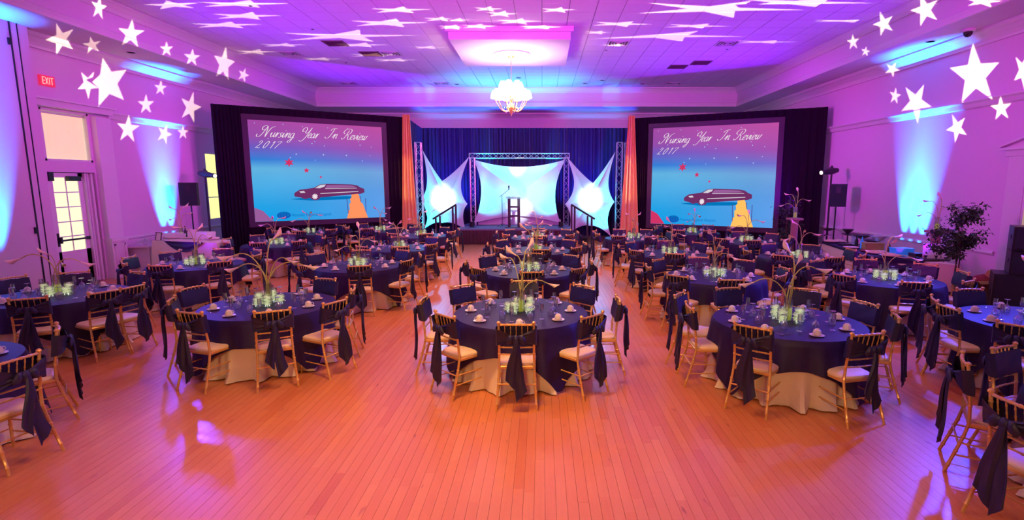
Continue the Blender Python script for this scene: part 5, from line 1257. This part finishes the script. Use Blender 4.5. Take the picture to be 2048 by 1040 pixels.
# ------------------------------------------------------------------ star projector: a lamp behind a plate with star holes
PP = Vector((.15, -.9, 1.3))
def room_hit(px, py):
    r = ray(px, py); best = None
    def tst(t, ok):
        nonlocal best
        if t > 0 and ok(CAMP+r*t) and (best is None or t < best): best = t
    tst((13.95-CAMP.y)/r.y, lambda p: -2.35 < p.x < .72 and ZC-.3 < p.z < ZC)
    if r.z > 0:
        tst((ZC-.3-CAMP.z)/r.z, lambda p: -2.35 < p.x < .72 and 13.95 < p.y < 17.05)
        tst((ZC-CAMP.z)/r.z, lambda p: TXL < p.x < TXR and p.y < TYB)
        tst((ZS-CAMP.z)/r.z, lambda p: not (TXL < p.x < TXR and p.y < TYB))
    if r.x < 0: tst(TXL/r.x, lambda p: p.z > ZS); tst(XL/r.x, lambda p: True); tst(-10.4/r.x, lambda p: p.y < 11.25)
    if r.x > 0: tst(TXR/r.x, lambda p: p.z > ZS); tst(XR/r.x, lambda p: True)
    tst(TYB/r.y, lambda p: p.z > ZS); tst(YB/r.y, lambda p: True)
    return CAMP+r*best
R0 = Matrix.Rotation(-PITCH+rad(16), 3, 'X')   # plate looks slightly up
DP = .6
def to_plate(P):
    q = R0.inverted() @ (P-PP); return (q.x/q.y*DP, q.z/q.y*DP)
def starpts(cx_, cy_, rx, ry, rot, inner=.38):
    return [(cx_+rx*(1 if i % 2 == 0 else inner)*sin(rad(rot)+i*pi/5), cy_-ry*(1 if i % 2 == 0 else inner)*cos(rad(rot)+i*pi/5)) for i in range(10)]
STARS = [starpts(*a) for a in [
 (122, 78, 30, 33, -18), (184, 90, 19, 17, -10), (262, 68, 28, 30, 5), (333, 98, 14, 16, 0), (384, 115, 17, 18, 5), (321, 176, 13, 16, 5), (292, 209, 17, 21, 0),
 (381, 215, 22, 33, 160), (256, 258, 24, 30, 5), (329, 268, 16, 22, 165), (366, 265, 12, 15, 0), (487, 150, 12, 15, 165),
 (215, 165, 44, 52, -12, .45), (176, 168, 22, 30, -38, .4),
 (1706, 84, 13, 17, -5), (1767, 47, 22, 26, -20), (1850, 20, 30, 34, -18), (1731, 103, 9, 10, 10), (1784, 138, 16, 17, 170), (1790, 192, 12, 18, 10), (1832, 205, 32, 42, 30, .38),
 (1950, 150, 52, 64, -5, .42), (1914, 256, 22, 30, 190), (2002, 217, 22, 26, -5), (2046, 142, 20, 40, 170),
 (688, 72, 150, 13, 84, .30), (566, 90, 55, 4, 80), (720, 90, 60, 5, 84), (775, 46, 85, 9, 84), (798, 20, 65, 7, 80), (880, 38, 38, 5, 80), (790, 120, 52, 4, 84), (640, 118, 45, 3.5, 84),
 (745, 110, 55, 4, 80), (855, 95, 40, 3.5, 84),
 (490, 32, 75, 8, 84), (480, 8, 100, 8, 84), (450, 50, 80, 7, 80), (345, 10, 60, 9, 60), (448, 128, 22, 36, 10, .42), (510, 104, 45, 6, 84),
 (975, 18, 32, 6, 84), (1003, 28, 36, 7, 84), (1035, 43, 48, 7, 84), (955, 52, 40, 5, 84), (915, 40, 30, 4, 84), (905, 54, 35, 5, 84), (1115, 20, 40, 6, 84), (1080, 54, 46, 4, 84),
 (1240, 48, 66, 6, 96), (1390, 52, 70, 5, 96), (1330, 72, 165, 11, 96, .32), (1430, 18, 180, 18, 96, .3), (1195, 65, 30, 4, 90), (1230, 90, 34, 3, 90), (1530, 84, 70, 3.5, 92), (1690, 42, 80, 3, 94), (1600, 5, 150, 9, 96),
 (198, 15, 16, 26, 10), (1965, 3, 40, 12, 10)]]
cu = bpy.data.curves.new('gobo', 'CURVE'); cu.dimensions = '2D'; cu.fill_mode = 'BOTH'
def spl(pts):
    s_ = cu.splines.new('POLY'); s_.points.add(len(pts)-1)
    for q, (a, b) in enumerate(pts): s_.points[q].co = (a, b, 0, 1)
    s_.use_cyclic_u = True
spl([(-.95, -.62), (.95, -.62), (.95, .62), (-.95, .62)])
for sp in STARS:
    pts = [to_plate(room_hit(*p)) for p in sp]
    spl(pts)
to = bpy.data.objects.new('t', cu); COL.objects.link(to); bpy.context.view_layer.update()
me = bpy.data.meshes.new_from_object(to); bpy.data.objects.remove(to); me.materials.clear(); me.materials.append(M['housing'])
sp_e = empty('star_projector', PP, 0, 'black star projector on a stand behind the camera', 'lamp')
sp_e.rotation_euler = R0.to_euler()
for v in me.vertices: v.co = Vector((v.co.x, DP, v.co.y))
go = bpy.data.objects.new('gobo_plate', me); COL.objects.link(go); go.parent = sp_e
hb = MB(); X_, Z_ = .95, .62
hb.add([(-X_, DP, -Z_), (X_, DP, -Z_), (X_, DP, Z_), (-X_, DP, Z_), (-.3, -.25, -.3), (.3, -.25, -.3), (.3, -.25, .3), (-.3, -.25, .3)], [(0, 1, 5, 4), (1, 2, 6, 5), (2, 3, 7, 6), (3, 0, 4, 7), (4, 5, 6, 7)])
hb.build('hood', M['housing'], sp_e, False)
MB().tube([(0, 0, -.3), (0, .35, -1.22)], .03, 8).build('stand_pole', M['blackp'], sp_e)
sl = light('star_lamp', 'SPOT', PP, 40000, (1, .84, .55), .0006, PP+R0 @ Vector((0, 1, 0)), 125, .05)
# protos that were never placed
for p_ in [card0]:
    bpy.data.objects.remove(p_)
for p_ in full_protos+low_protos:
    if p_.name not in used:
        for ch in list(p_.children_recursive): bpy.data.objects.remove(ch)
        bpy.data.objects.remove(p_)
print('objects', len(bpy.data.objects), 'chairs', nch)
